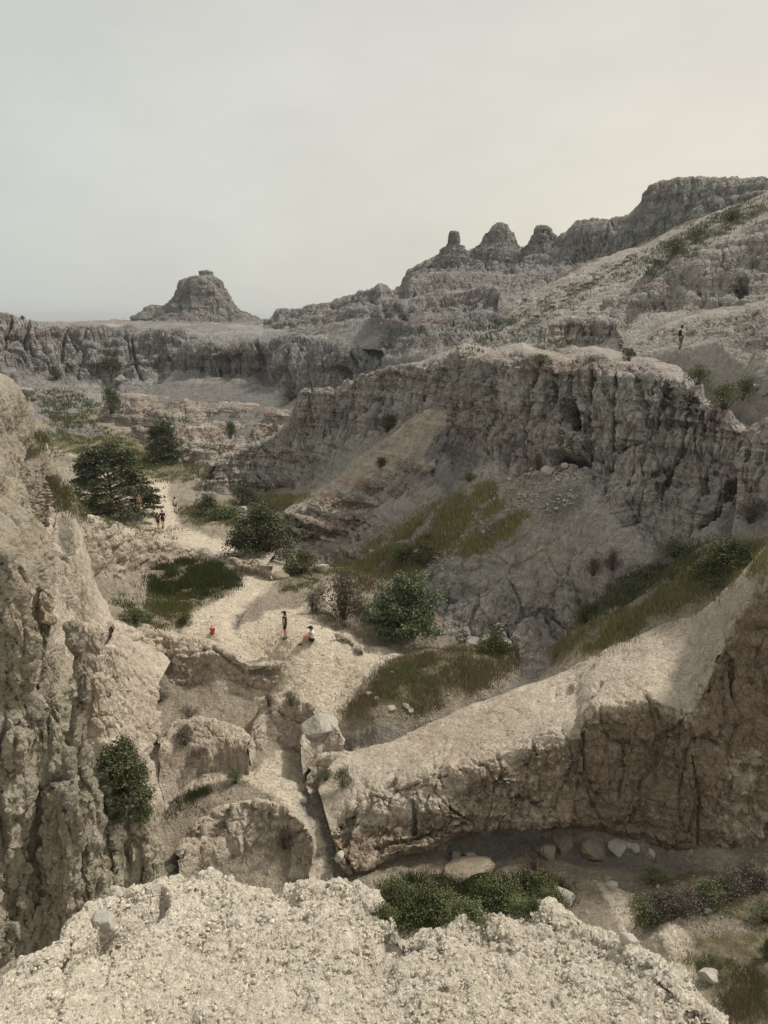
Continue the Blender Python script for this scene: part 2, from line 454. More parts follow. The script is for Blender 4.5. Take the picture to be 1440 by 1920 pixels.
M_near = rock_mat('popcorn_clay', lin('c8beab'), lin('d1c8b6'), lin('e2dbcc'), None,
                  1.4, [('c', 7, .012, 1), ('v', 34, .009, 1), ('v', 80, .006, 1), ('n', 9, .035, 1)], bleach=(lin('cdc4a8'), .35), speck=.5, grain=110)

# ------------------------------------------------------------------ valley floor
# (px, py, metres below the camera)
GP = [(-100,720,13),(60,720,14),(200,722,14.5),(330,715,14),(60,760,16.3),(200,775,17.3),(330,800,18.6),(-100,800,17),(120,812,18.6),(200,835,19.2),
      (100,850,19.4),(300,862,19.6),(400,880,19.7),(-100,870,19.5),(200,900,19.8),(300,925,20),(400,935,20),(520,935,19.6),(620,930,18),(300,992,19.5),
      (180,960,18.4),(100,960,17.5),(-100,960,17),(420,985,19.6),(520,990,20),(400,1012,19.3),(620,1010,19.8),(400,1030,19.3),(520,1040,19.4),(600,1040,19.6),
      (500,1075,18.9),(580,1070,19.0),(640,1075,18.6),(470,1110,18.6),(430,1150,18.0),(380,1165,17.8),(540,1110,18.3),(560,1150,18.4),(300,1080,18.9),(350,1080,19.0),(400,1075,18.9),(330,1110,18.9),
      (240,1095,18.3),(300,1150,18.4),(200,1100,17.6),(620,1110,17.9),(700,1110,17.5),(690,1180,18.2),(480,1178,17.6),(540,1198,17.5),(410,1188,17.4),(600,1195,17.4),
      (640,1180,17.9),(300,1182,17.3),(230,1178,16.6),(660,1215,18.2),(740,1195,18.4),(800,1190,18.5),(870,1190,18.6),(930,1200,18.7),(980,1215,19.2),(1010,1225,19.3),
      (720,1225,18.4),(560,1285,19.3),(620,1260,18.9),(680,1260,18.7),(640,1300,19.2),(500,1300,19.5),(760,1250,18.1),(840,1250,18.1),(920,1250,18.4),(980,1260,19.2),
      (720,1310,18.6),(800,1320,18.9),(860,1310,19.1),(760,1370,19.9),(700,1390,20.1),(600,1400,20.3),(600,1345,19.7),(560,1340,19.7),(540,1390,20.0),(500,1340,19.2),(450,1330,20.0),
      (400,1340,20.0),(340,1330,19.7),(290,1300,19.4),(240,1260,19.2),(380,1300,19.6),(440,1295,19.6),(340,1270,19.7),(220,1300,18.6),(280,1400,19.8),(350,1420,20.0),(430,1420,20.3),(500,1430,20.2),(560,1450,20.5),(590,1500,21.0),
      (610,1570,21.5),(540,1500,20.1),(480,1480,20.0),(420,1480,20.1),(420,1520,20.2),(520,1560,20.5),(550,1600,21.3),(430,1580,21.3),(350,1480,20.6),(350,1540,21.2),
      (300,1460,20.3),(270,1540,21.2),(300,1600,21.5),(400,1620,21.7),(500,1630,21.7),(600,1640,22.3),(200,1500,19.8),(100,1500,18),(0,1500,17),
      (700,1600,22.0),(800,1600,22.0),(900,1590,21.9),(1000,1575,21.7),(1100,1580,21.5),(1200,1600,21.2),(1300,1630,20.9),(1440,1640,20.6),(700,1680,22),(850,1700,21.6),
      (1000,1680,21.2),(1100,1650,21.1),(1150,1720,21.1),(1250,1700,20.8),(1400,1720,20.6),(1250,1790,20.9),(1350,1800,20.5),(1440,1850,20.2),(1200,1850,21.3),(1300,1900,20.8),
      (1000,1850,21.5),(800,1900,22),(500,1800,22),(200,1800,21),(1440,1960,20.4),(1000,2050,22),(400,2050,22),(1600,1700,20),(1600,1900,20),(0,2000,20),
      (1040,1235,18.7),(1100,1200,17.3),(1180,1155,15.8),(1250,1115,14.2),(1330,1075,12.6),(1420,1030,11.1),(1100,1165,17.3),(1200,1110,15.2),(1300,1050,12.9),(1420,980,10.6),(1560,930,8.5),(1560,1000,9.5),
      ]
gp = np.array(GP, float)
_m = (gp[:, 1] >= 1290) & (gp[:, 1] < 1660) & (gp[:, 0] > 210) & (gp[:, 0] < 650) & ~((gp[:, 0] > 570) & (gp[:, 1] > 1440)); gp[_m, 2] += .75
GW = WD(gp[:, 0], gp[:, 1], gp[:, 2])
# broad anchors outside the view
extra = []
for X, Y, z in [(-60,60,14),(-60,100,12),(-100,170,14),(-40,30,12),(-25,20,10),(30,20,9.5),(45,30,9.5),(13,28.6,9.6),(16.5,28,9.7),(9,28.8,9.4),(5,29,9.3),(20,27,9.7),(60,60,24),(90,90,30),(0,230,12),(60,200,14),(-80,230,12),(60,130,16),(40,90,14),(20,12,9),(-15,10,9),(0,9,8)]:
    extra.append((X, Y, z))
GA = np.concatenate([GW, np.array(extra, float)])
def gwarp(x, y): return np.stack([x / y * 1.6, np.log(y)], -1)
gq = gwarp(GA[:, 0], GA[:, 1])
def _tps(r2): return .5 * r2 * np.log(r2 + 1e-9)
K = _tps(((gq[:, None] - gq[None]) ** 2).sum(-1)) + np.eye(len(gq)) * 2e-3
Pm = np.concatenate([np.ones((len(gq), 1)), gq], 1)
A_ = np.block([[K, Pm], [Pm.T, np.zeros((3, 3))]])
sol = np.linalg.solve(A_, np.concatenate([GA[:, 2], np.zeros(3)]))
def gbase(x, y):
    x = np.asarray(x, float).ravel(); y = np.asarray(y, float).ravel(); q = gwarp(x, y)
    out = np.empty(len(x))
    for s in range(0, len(x), 20000):
        qq = q[s:s + 20000]
        r2 = ((qq[:, None] - gq[None]) ** 2).sum(-1)
        out[s:s + 20000] = _tps(r2) @ sol[:len(gq)] + sol[-3] + qq @ sol[-2:]
    return out
def gpix(px, py):
    """where the view ray of a photo pixel meets the smooth valley floor"""
    v = (960 - py) / FPX; dz = (v * cp - sp) / (cp + v * sp); u = (px - 720) / FPX / (cp + v * sp)
    ys = np.exp(np.linspace(math.log(14), math.log(260), 500))
    zz = ZC + dz * ys - gbase(u * ys, ys)
    k = np.argmax(zz < 0); k = k if zz[k] < 0 else len(ys) - 1
    return (u * ys[k], ys[k])
def gline(pts): return [gpix(a, b) for a, b in pts]

GULLY = [  # (pixels, half width, depth)
    (gline([(1000, 1222), (1000, 1250), (970, 1290), (900, 1335), (820, 1370), (740, 1388), (660, 1394), (600, 1402), (578, 1425), (575, 1460), (588, 1500), (608, 1550), (618, 1610)]), 1.1, .35),
    (gline([(700, 1212), (770, 1205), (850, 1196), (940, 1203), (1000, 1222)]), .9, .35),
    (gline([(560, 1035), (620, 1030), (660, 1010)]), 1.5, .6),
    (gline([(455, 1140), (440, 1160), (435, 1180)]), .35, .35),
    (gline([(1230, 1700), (1200, 1740), (1235, 1790), (1260, 1830)]), .35, .5),
    (gline([(860, 1590), (950, 1575), (1050, 1572), (1150, 1585), (1250, 1600)]), 1.0, .5),
]
PATHS = [
    (gline([(290, 900), (285, 935), (305, 990), (350, 1010), (410, 1030)]), 1.9),
    (gline([(500, 1045), (500, 1080), (470, 1105), (440, 1130), (400, 1150), (390, 1180)]), 1.5),
    (gline([(540, 1190), (640, 1200), (720, 1215), (690, 1245), (650, 1290), (620, 1330)]), 1.1),
    (gline([(480, 1190), (400, 1200), (560, 1250), (600, 1310)]), 1.6),
    (gline([(95, 842), (150, 857), (200, 860), (235, 868)]), .8),
    (gline([(170, 855), (175, 835), (195, 820)]), .4),
    (gline([(1190, 1700), (1260, 1770), (1290, 1820)]), .8),
]
PALE = [gline(p) for p in (   # worn, bare pale clay
    [(370, 1190), (430, 1170), (520, 1180), (600, 1185), (650, 1180), (735, 1205), (735, 1235), (690, 1270), (640, 1330), (600, 1330), (590, 1300), (520, 1290), (470, 1240), (400, 1215)],
    [(440, 1045), (520, 1045), (525, 1075), (490, 1110), (440, 1140), (400, 1190), (360, 1175), (400, 1140), (450, 1100)],
    [(270, 1200), (380, 1195), (370, 1180), (300, 1182), (240, 1178)],
    [(490, 1150), (560, 1140), (600, 1110), (680, 1060), (700, 1065), (640, 1110), (600, 1160), (560, 1185), (480, 1180)],
    [(520, 1400), (600, 1395), (700, 1390), (740, 1395), (600, 1420), (570, 1470), (550, 1560), (520, 1500), (450, 1460)],
    [(560, 1500), (600, 1520), (630, 1640), (540, 1640)],
    [(290, 1480), (400, 1450), (460, 1440), (450, 1465), (330, 1500)],
    [(1110, 1650), (1200, 1670), (1320, 1800), (1340, 1860), (1260, 1850), (1180, 1760)],
    [(100, 838), (200, 850), (240, 865), (200, 866), (100, 850)],
    [(250, 905), (300, 905), (330, 950), (330, 985), (430, 1025), (420, 1040), (340, 1012), (280, 990)],
)]
VEG = [gline(p) for p in (
    [(275, 1085), (300, 1058), (360, 1050), (430, 1062), (445, 1085), (435, 1112), (380, 1120), (355, 1150), (350, 1170), (300, 1180), (270, 1165), (280, 1120)],
    [(60, 745), (140, 735), (190, 770), (180, 800), (90, 800)],
    [(60, 818), (160, 808), (260, 825), (370, 870), (370, 895), (300, 905), (240, 880), (100, 848)],
    [(330, 955), (420, 945), (440, 985), (370, 985)],
    [(640, 1335), (700, 1280), (740, 1240), (850, 1215), (960, 1215), (975, 1250), (880, 1310), (760, 1350), (690, 1345)],
    [(1035, 1240), (1060, 1205), (1200, 1130), (1330, 1050), (1440, 1010), (1440, 1050), (1290, 1130), (1200, 1175), (1090, 1225)],
    [(700, 1660), (760, 1640), (860, 1650), (1050, 1640), (1070, 1690), (950, 1720), (760, 1750)],
    [(1200, 1640), (1300, 1620), (1440, 1640), (1460, 1720), (1400, 1740), (1250, 1700)],
    [(1290, 1750), (1440, 1740), (1460, 1900), (1340, 1880), (1290, 1800)],
    [(275, 1530), (330, 1490), (400, 1475), (400, 1490), (330, 1530)],
    [(530, 1095), (620, 1060), (690, 1045), (640, 1075), (560, 1105)],
    [(230, 1160), (260, 1140), (300, 1150), (280, 1175)],
)]
def ground_z(x, y):
    z = gbase(x, y)
    for pl, hw, dp in GULLY:
        d, _ = segdist(x, y, pl)
        z = z - dp * np.exp(-(d / hw) ** 2) - .4 * dp * np.exp(-(d / (hw * 2.4)) ** 2)
    return z
def build_ground():
    pys = np.arange(2080, 668, -2.3); D = 19.0
    v = (960 - pys) / FPX; Ys = D / -((v * cp - sp) / (cp + v * sp))
    Ys = np.concatenate([Ys, [190, 215, 250, 300]])
    us = np.arange(-.70, .72, 2.3 / FPX / 1.0)
    Yg, Ug = np.meshgrid(Ys, us, indexing='ij'); X = Ug * Yg
    x, y = X.ravel(), Yg.ravel()
    z = ground_z(x, y)
    pth = np.zeros(len(x)); veg = np.zeros(len(x)); gry = np.zeros(len(x))
    for pl, hw in PATHS:
        d, _ = segdist(x, y, pl); pth = np.maximum(pth, 1 - sstep(hw * .55, hw * 1.35, d))
    for po in PALE:
        s = .008 * np.array([p[1] for p in po]).mean()
        pth = np.maximum(pth, .8 * sstep(-s, s, inpoly(x, y, po)))
    for po in VEG:
        s = .025 * np.array([p[1] for p in po]).mean()
        veg = np.maximum(veg, sstep(-s, s, inpoly(x, y, po)) * .8)
    for i in (0, 3, 4, 5):
        d, _ = segdist(x, y, GULLY[i][0]); gry = np.maximum(gry, 1 - sstep(GULLY[i][1] * .3, GULLY[i][1] * 1.0, d))
    P = np.stack([x, y, z], -1)
    rough = (1 - .8 * pth) * np.clip(y / 40, .6, 1.6)
    n = fbm(P / 4.5, 5, 3) * .55 + fbm(P / .8, 3, 9) * .13
    f1, f2, rv = worley(P / np.array([1.5, 1.5, 1.0]) + .3 * fbm(P / 1.2, 2, 71)[:, None], 12)
    n = n + (.45 - f1) * .28 * (1 - veg)
    # layered benches: clay beds show as small steps on the slopes
    zz = z + .25 * vnoise(P / 5, 40); st = .4
    k = zz / st; fr = k - np.floor(k); step = (sstep(.55, .95, fr) - fr) * st * .35 * sstep(-.1, .3, vnoise(P / 4, 43))
    slopey = np.zeros_like(z)
    G = z.reshape(X.shape); gz = np.hypot(np.gradient(G, axis=0) / np.gradient(Yg, axis=0), np.gradient(G, axis=1) / (np.gradient(X, axis=1)))
    slopey = sstep(.12, .45, gz).ravel()
    z = z + n * rough + step * slopey * (1 - .6 * veg) * (1 - pth)
    P = np.stack([x, y, z], -1)
    me = mesh_np('ground', P, grid_faces(*X.shape)[:, ::-1], M_ground, True, {'path': pth, 'veg': veg, 'grey': gry, 'rough': .1 + .5 * (1 - pth) * slopey})
    o = link('ground', me); tag(o, kind='structure'); print('ground', X.shape)
build_ground()

# far plain
pl_m = rock_mat('plain_soil', lin('7d7c66'), lin('8b8a70'), lin('6a6f52'), None, .003)
bmv = []; 
pv = np.array([(-14000, 330, -12), (14000, 330, -12), (14000, 14000, -12), (-14000, 14000, -12), (-14000, -200, -12), (14000, -200, -12)], float)
o = link('plain', mesh_np('plain', pv, np.array([[0, 1, 2, 3], [4, 5, 1, 0]]), pl_m)); tag(o, kind='structure')

def shift(pts, dx=0, dy=0, dY=0): return [(a + dx, b + dy, c + dY) for a, b, c in pts]

# ------------------------------------------------------------------ canyon rim at the back left
RIM_TOP = [(-200, 580, 160), (-100, 588, 160), (0, 588, 158), (30, 597, 159), (55, 600, 160), (80, 607, 162), (115, 616, 166), (165, 615, 168), (205, 619, 170), (240, 611, 170), (270, 620, 170), (320, 619, 168), (400, 640, 162)]
RIM_BASE = [(-200, 690, 150), (0, 690, 148), (100, 704, 154), (200, 712, 160), (330, 706, 158), (420, 715, 150)]
REL_FAR = dict(lump=(.9, 9), flute=(1.9, 5, 5), flute2=(.9, 1.9, 3.5), rib=(.9, 2.8, 4), crack=(1.6, 9, 5), strata=(.35, 1.1), warp=6)
loft('canyon_rim', [
    (0, [(-260, 612, 330), (100, 612, 330), (230, 610, 330), (300, 602, 330), (500, 600, 330), (760, 600, 330)]),
    (0, [(-240, 592, 190), (40, 606, 200), (120, 606, 210), (180, 604, 210), (250, 606, 210), (420, 612, 210), (520, 608, 210)]),
    (.3, shift(RIM_TOP, 0, -1, 5)), (.9, RIM_TOP), (1, shift(RIM_TOP, 0, 22, -2.5)), (1, shift(RIM_BASE, 0, -20, 1)), (.6, RIM_BASE),
    (.15, [(-200, 760, 136), (0, 750, 138), (200, 750, 148), (330, 745, 146), (430, 750, 140)]),
    (0, [(-200, 800, 125), (0, 800, 126), (200, 790, 136), (330, 790, 134), (430, 800, 128)])],
    M_far, REL_FAR, sink=(), marks=[([(246,618),(248,660),(256,690),(266,712)],2.5,1.6),([(54,602),(53,640),(50,665)],3,2),([(22,600),(8,650)],3,1.5),([(120,625),(118,680)],3,1.5)], seed=11, rs=1.2, vs=2, wiggle=(2.5, 16, 3))

# stepped white ledges between the rim and the butte
loft('upper_bench', [
    (0, [(180, 603, 300), (330, 601, 290), (500, 601, 280), (640, 600, 280)]),
    (.6, [(180, 606, 250), (330, 602, 240), (500, 603, 235), (640, 600, 230)]),
    (.8, [(180, 614, 245), (330, 611, 234), (500, 612, 228), (640, 610, 222)]),
    (.4, [(200, 620, 215), (330, 620, 205), (500, 618, 200), (640, 615, 195)]),
    (.8, [(230, 630, 200), (330, 632, 190), (500, 624, 185), (640, 622, 180)]),
    (0, [(230, 660, 185), (330, 660, 175), (500, 660, 170), (640, 660, 165)])],
    M_far, dict(lump=(1.2, 10), flute=(1.2, 4, 1.5), strata=(.6, 1.3), warp=6), sink=(), seed=12, vs=2)

# butte
spire('butte', [(376, 398, 507), (373, 401, 509), (374, 402, 516), (366, 405, 518), (350, 410, 521), (341, 415, 528), (336, 424, 545), (330, 431, 558), (318, 441, 573), (305, 452, 583), (296, 468, 590), (288, 480, 597), (284, 492, 606), (280, 500, 625)],
      255, M_far, dict(lump=(.5, 12), flute=(1.7, 7, 9), flute2=(.8, 2.4, 8), strata=(.25, 1.6), warp=6), depth=.8, n=300, seed=21, cell=1.0, sq=.9)
spire('butte_shoulder', [(282, 300, 573), (272, 315, 582), (262, 330, 590), (250, 345, 598), (246, 360, 612)], 258, M_far,
      dict(lump=(1.0, 8), flute=(1.0, 3.5, 5), strata=(.4, 1.2), warp=6), depth=.9, n=160, seed=22, cell=1.0)
loft('butte_apron', [(0, [(235, 604, 300), (380, 600, 300), (520, 604, 300)]),
    (.5, [(235, 603, 262), (300, 598, 258), (380, 596, 255), (470, 598, 252), (520, 603, 252)]),
    (1, [(235, 608, 246), (300, 603, 243), (380, 604, 241), (470, 603, 240), (520, 608, 240)]),
    (.3, [(235, 613, 243), (300, 611, 240), (380, 612, 238), (470, 611, 237), (520, 613, 238)]),
    (0, [(235, 624, 225), (380, 624, 220), (520, 624, 220)])], M_far, dict(lump=(.8, 8), flute=(1.3, 3, 2), warp=5), sink=(), seed=23, vs=1.5)

# ------------------------------------------------------------------ upper ridge with three pinnacles and the mesa
RIDGE = [(490, 604, 180), (505, 597, 180), (520, 582, 178), (575, 577, 172), (615, 570, 165), (650, 550, 160), (695, 540, 155), (712, 528, 152), (722, 533, 154), (735, 543, 158), (750, 535, 162), (765, 505, 162), (785, 490, 162), (830, 474, 162), (870, 470, 162),
         (907, 464, 161), (967, 464, 160), (987, 466, 158), (1040, 447, 154), (1065, 427, 152), (1080, 408, 150), (1100, 402, 148), (1160, 403, 144), (1180, 397, 142), (1200, 382, 140), (1207, 367, 139), (1225, 348, 138), (1260, 342, 135), (1320, 337, 130), (1440, 331, 120), (1580, 322, 110)]
REL_RIDGE = dict(lump=(.8, 10), flute=(1.2, 4.5, 4), flute2=(.7, 1.7, 3), rib=(.5, 2, 3), strata=(.15, 1.5), crack=(.9, 7, 4), warp=6)
loft('upper_ridge', [
    (0, shift(RIDGE, 0, 60, 40)), (.3, shift(RIDGE, 0, 0, 4)), (.8, RIDGE),
    (1, [(490, 610, 176), (520, 598, 172), (575, 590, 165), (650, 572, 152), (712, 562, 144), (750, 556, 150), (765, 518, 154), (830, 506, 153), (950, 506, 151), (1040, 500, 146), (1100, 488, 141), (1200, 470, 132), (1300, 425, 122), (1440, 362, 112), (1580, 330, 104)]),
    (.4, [(490, 613, 172), (520, 601, 168), (575, 594, 160), (650, 577, 148), (712, 567, 141), (750, 562, 146), (765, 524, 149), (830, 512, 149), (950, 512, 147), (1040, 506, 143), (1100, 494, 138), (1200, 476, 129), (1300, 431, 119), (1440, 368, 110), (1580, 338, 101)]),
    (1, [(490, 622, 170), (520, 612, 164), (575, 606, 156), (650, 596, 145), (712, 590, 138), (750, 585, 140), (765, 552, 143), (830, 545, 143), (950, 540, 140), (1040, 530, 134), (1100, 518, 128), (1200, 496, 119), (1300, 450, 112), (1440, 385, 105), (1580, 350, 98)]),
    (.4, [(490, 628, 166), (520, 618, 160), (575, 612, 150), (650, 604, 140), (712, 600, 132), (750, 596, 132), (780, 566, 132), (830, 558, 132), (950, 552, 130), (1040, 545, 124), (1100, 530, 118), (1200, 510, 110), (1300, 465, 104), (1440, 400, 98), (1580, 370, 90)]),
    (0, [(490, 660, 150), (575, 650, 140), (650, 650, 128), (712, 655, 118), (780, 660, 108), (830, 650, 102), (950, 620, 96), (1100, 580, 90), (1200, 560, 86), (1300, 510, 82), (1440, 450, 80), (1580, 420, 76)])],
    M_far, REL_RIDGE, sink=(), seed=31, rs=.9, vs=1.5, wiggle=(1.6, 14, 3))
PIN = dict(lump=(.2, 5), flute=(.4, 2.2, 4), flute2=(.25, .9, 3), strata=(.15, 1.0), warp=4)
spire('left_pinnacle', [(845, 850, 433), (843, 858, 437), (842, 861, 446), (839, 863, 456), (833, 869, 464), (826, 878, 474), (815, 890, 490), (805, 900, 515)], 160, M_far, PIN, n=110, seed=41, cell=1)
spire('middle_pinnacle', [(931, 940, 418), (924, 948, 424), (918, 954, 434), (911, 959, 445), (904, 964, 455), (896, 972, 464), (880, 990, 480), (870, 1005, 510)], 160, M_far, PIN, n=120, seed=42, cell=1)
spire('right_pinnacle', [(1009, 1021, 422), (1006, 1027, 427), (1001, 1034, 437), (998, 1041, 447), (992, 1050, 457), (984, 1062, 468), (975, 1080, 490)], 157, M_far, PIN, n=120, seed=43, cell=1)

# two rounded knobs in front of the ridge
loft('knob_terrace', [
    (0, [(715, 560, 140), (760, 560, 135), (830, 550, 130), (900, 545, 128), (950, 560, 122), (990, 590, 112)]),
    (.6, [(715, 560, 128), (735, 556, 124), (760, 572, 120), (790, 556, 120), (830, 543, 120), (870, 548, 118), (915, 530, 116), (930, 534, 115), (940, 575, 108), (985, 600, 100)]),
    (1, [(715, 600, 124), (735, 590, 121), (760, 600, 117), (790, 582, 117), (830, 580, 116), (870, 582, 114), (915, 575, 112), (930, 580, 110), (940, 590, 104), (985, 605, 97)]),
    (.3, [(715, 605, 120), (735, 600, 117), (760, 606, 113), (790, 592, 112), (830, 590, 112), (870, 590, 110), (915, 586, 108), (930, 588, 106), (940, 596, 100), (985, 610, 94)]),
    (1, [(715, 640, 116), (735, 640, 114), (760, 628, 110), (790, 614, 109), (830, 612, 109), (870, 612, 107), (915, 606, 104), (930, 610, 101), (940, 620, 96), (985, 630, 90)]),
    (.2, [(715, 672, 106), (760, 668, 101), (830, 662, 94), (870, 665, 88), (930, 665, 80), (985, 665, 74)]),
    (0, [(715, 760, 98), (760, 740, 88), (830, 730, 80), (870, 730, 74), (930, 720, 68), (985, 710, 62)])],
    M_far, dict(lump=(.9, 7), flute=(1.2, 3.6, 3), flute2=(.6, 1.5, 2.5), rib=(.5, 2, 2), strata=(.2, 1), crack=(.8, 5, 4), warp=5), seed=33, vs=2, rs=1.2)

# ------------------------------------------------------------------ fluted domes, their talus and the banded ledges
loft('fluted_domes', [
    (0, [(300, 625, 190), (500, 608, 182), (620, 604, 170), (700, 606, 160), (800, 640, 130)]),
    (.3, [(310, 642, 168), (380, 634, 160), (450, 633, 152), (540, 628, 145), (600, 631, 138), (640, 646, 130), (700, 650, 124), (780, 668, 116)]),
    (.9, [(315, 652, 162), (380, 640, 154), (450, 638, 146), (540, 634, 139), (600, 638, 132), (640, 655, 125), (700, 660, 120), (790, 676, 112)]),
    (1, [(320, 672, 160), (380, 664, 151), (450, 664, 143), (540, 664, 135), (600, 664, 129), (640, 672, 123), (700, 676, 118), (790, 684, 110)]),
    (1, [(325, 694, 158), (420, 695, 148), (480, 703, 140), (540, 728, 130), (600, 716, 125), (640, 706, 121), (700, 700, 116), (790, 700, 109)]),
    (.12, [(322, 700, 156), (420, 706, 145), (480, 716, 137), (540, 738, 127), (600, 735, 121), (640, 730, 117), (700, 730, 112), (790, 730, 105)]),
    (.1, [(250, 742, 143), (330, 745, 138), (400, 757, 132), (460, 764, 126), (530, 772, 119), (600, 780, 113), (700, 790, 105), (790, 790, 98)]),
    (0, [(220, 790, 134), (330, 800, 124), (400, 810, 118), (460, 820, 113), (530, 830, 108), (600, 850, 100), (700, 850, 95), (790, 850, 90)])],
    M_far, dict(lump=(.7, 8), flute=(2.6, 6.0, 6), flute2=(1.0, 2.0, 4), rib=(.9, 2.4, 4), warp=6), marks=[([(664,668),(662,690)],7,3),([(640,690),(642,702)],5,2.5),([(480,640),(481,700)],4,2),([(418,650),(420,690)],4,2),([(538,690),(540,735)],3,1.5)], sink=(), seed=51, vs=2, wiggle=(3.2, 13, 4), attrs={'grey': lambda P: sstep(19.2, 17.5, P[:, 2] + .04 * (P[:, 1] - 130))})
loft('banded_ledges', [
    (0, [(215, 735, 146), (330, 742, 141), (400, 752, 135), (460, 757, 129), (530, 764, 121), (585, 780, 112)]),
    (.9, [(205, 752, 140), (330, 756, 134), (400, 766, 128), (460, 772, 122), (530, 778, 116), (585, 795, 108)]),
    (1, [(198, 775, 136), (330, 790, 124), (400, 800, 119), (460, 806, 115), (530, 806, 110), (585, 820, 104)]),
    (1, [(192, 800, 131), (260, 800, 123), (330, 822, 114), (400, 830, 110), (460, 838, 106), (530, 838, 102), (585, 840, 98)]),
    (1, [(190, 808, 130), (260, 812, 120), (300, 850, 107), (360, 865, 103), (430, 870, 100), (530, 870, 95), (585, 870, 92)]),
    (0, [(190, 830, 122), (260, 850, 108), (300, 880, 98), (360, 885, 97), (430, 890, 95), (530, 900, 90), (585, 900, 86)])],
    M_band, dict(lump=(1.2, 6), strata=(1.3, .75), flute=(.8, 3.2, 1), rib=(.4, 1.4, .8), crack=(.6, 6, 2), warp=4), seed=52, vs=1.5, wiggle=(2.2, 12, 4))
# low pale hummock in the back meadow
loft('meadow_hummock', [
    (0, [(80, 808, 128), (140, 790, 134), (195, 804, 130)]), (.6, [(80, 812, 121), (140, 780, 128), (195, 806, 124)]),
    (.8, [(85, 815, 119), (140, 792, 122), (195, 809, 122)]), (0, [(80, 820, 116), (140, 812, 116), (195, 805, 118)])],
    M_far, dict(lump=(.5, 5), strata=(.4, .6), warp=4), seed=53)

# ------------------------------------------------------------------ hillside on the right with the scree chute above it
loft('scree_slope', [
    (.2, [(860, 640, 104), (930, 590, 110), (1000, 545, 114), (1100, 492, 118), (1200, 462, 116), (1300, 415, 114), (1440, 362, 110), (1580, 330, 100)]),
    (.2, [(850, 652, 97), (930, 612, 100), (1000, 565, 102), (1100, 515, 104), (1200, 478, 103), (1300, 432, 102), (1440, 382, 98), (1580, 350, 92)]),
    (.4, [(850, 662, 92), (930, 640, 92), (1020, 590, 90), (1130, 552, 89), (1230, 505, 88), (1330, 460, 86), (1440, 420, 82), (1580, 390, 76)]),
    (0, [(850, 690, 84), (930, 680, 84), (1020, 640, 82), (1130, 600, 80), (1230, 560, 78), (1330, 520, 76), (1440, 480, 74), (1580, 450, 70)])],
    M_mid, dict(lump=(.8, 6), cob=(.35, 1.1), warp=3), sink=(), seed=61, vs=2, attrs={'veg': lambda P: sstep(.05, .35, fbm(P / 9, 2, 5)) * sstep(14, 22, P[:, 0] - .12 * P[:, 1] + 9) * .8})
HILL_TOP = [(840, 668, 86), (890, 655, 86), (950, 640, 84), (1020, 598, 80), (1060, 590, 79), (1130, 570, 78), (1190, 545, 77), (1230, 506, 76), (1290, 478, 75), (1350, 452, 74), (1440, 412, 71), (1580, 380, 66)]
loft('right_hill', [
    (0, shift(HILL_TOP, 10, 15, 22)), (.4, shift(HILL_TOP, 0, -1, 2)), (.9, HILL_TOP),
    (1, [(840, 672, 83), (890, 662, 82), (950, 648, 79), (1020, 612, 75), (1060, 606, 74), (1130, 592, 73), (1190, 565, 72), (1230, 540, 71), (1290, 525, 70), (1350, 515, 69), (1440, 490, 66), (1580, 470, 60)]),
    (.9, [(840, 675, 80), (890, 668, 78), (950, 655, 75), (1020, 640, 70), (1060, 640, 69), (1130, 638, 68), (1190, 600, 69), (1230, 585, 68.5), (1290, 580, 67), (1350, 570, 65), (1440, 552, 62), (1580, 540, 56)]),
    (.2, [(820, 680, 76), (890, 674, 73), (950, 664, 70), (1020, 656, 66), (1060, 656, 65), (1130, 654, 64), (1190, 630, 64), (1230, 600, 65), (1290, 590, 64), (1350, 580, 61), (1440, 565, 57), (1580, 560, 50)]),
    (0, [(800, 700, 66), (890, 690, 64), (950, 680, 62), (1060, 670, 58), (1190, 665, 57), (1300, 630, 56), (1440, 600, 52), (1580, 600, 46)])],
    M_mid, dict(lump=(.7, 5), flute=(.9, 3.4, 2.5), rib=(.3, 1.6, 1.5), strata=(.15, .8), crack=(.4, 3, 2), warp=3), marks=[([(1390,530),(1388,548)],9,1.8)], seed=62, vs=3, wiggle=(2.2, 9, 3))
# low domed bench under the hill, right of the walker
loft('domed_bench', [
    (0, [(1150, 640, 68), (1200, 620, 67), (1270, 596, 66), (1360, 575, 62), (1440, 560, 57), (1580, 550, 50)]),
    (.5, [(1170, 650, 63), (1220, 628, 63), (1290, 600, 61), (1370, 586, 58), (1440, 582, 53), (1580, 570, 46)]),
    (1, [(1180, 655, 61.5), (1230, 634, 61), (1290, 608, 60), (1370, 596, 57), (1440, 590, 52), (1580, 580, 45)]),
    (.8, [(1190, 662, 59), (1240, 645, 58.5), (1290, 636, 57), (1340, 618, 56), (1400, 640, 51), (1440, 650, 48), (1580, 660, 42)]),
    (.15, [(1195, 664, 57), (1250, 655, 56.5), (1290, 652, 55), (1340, 640, 53.5), (1400, 700, 47), (1440, 720, 44), (1580, 730, 39)]),
    (0, [(1190, 680, 51), (1260, 680, 49), (1300, 690, 47), (1360, 720, 45), (1420, 760, 41), (1440, 770, 40), (1580, 790, 36)])],
    M_mid, dict(lump=(.45, 4), flute=(.5, 2.2, 2.5), rib=(.15, .8, 1.5), crack=(.25, 2, 3), warp=3), seed=63, vs=3, attrs={'path': lambda P: .35 + 0 * P[:, 0]})

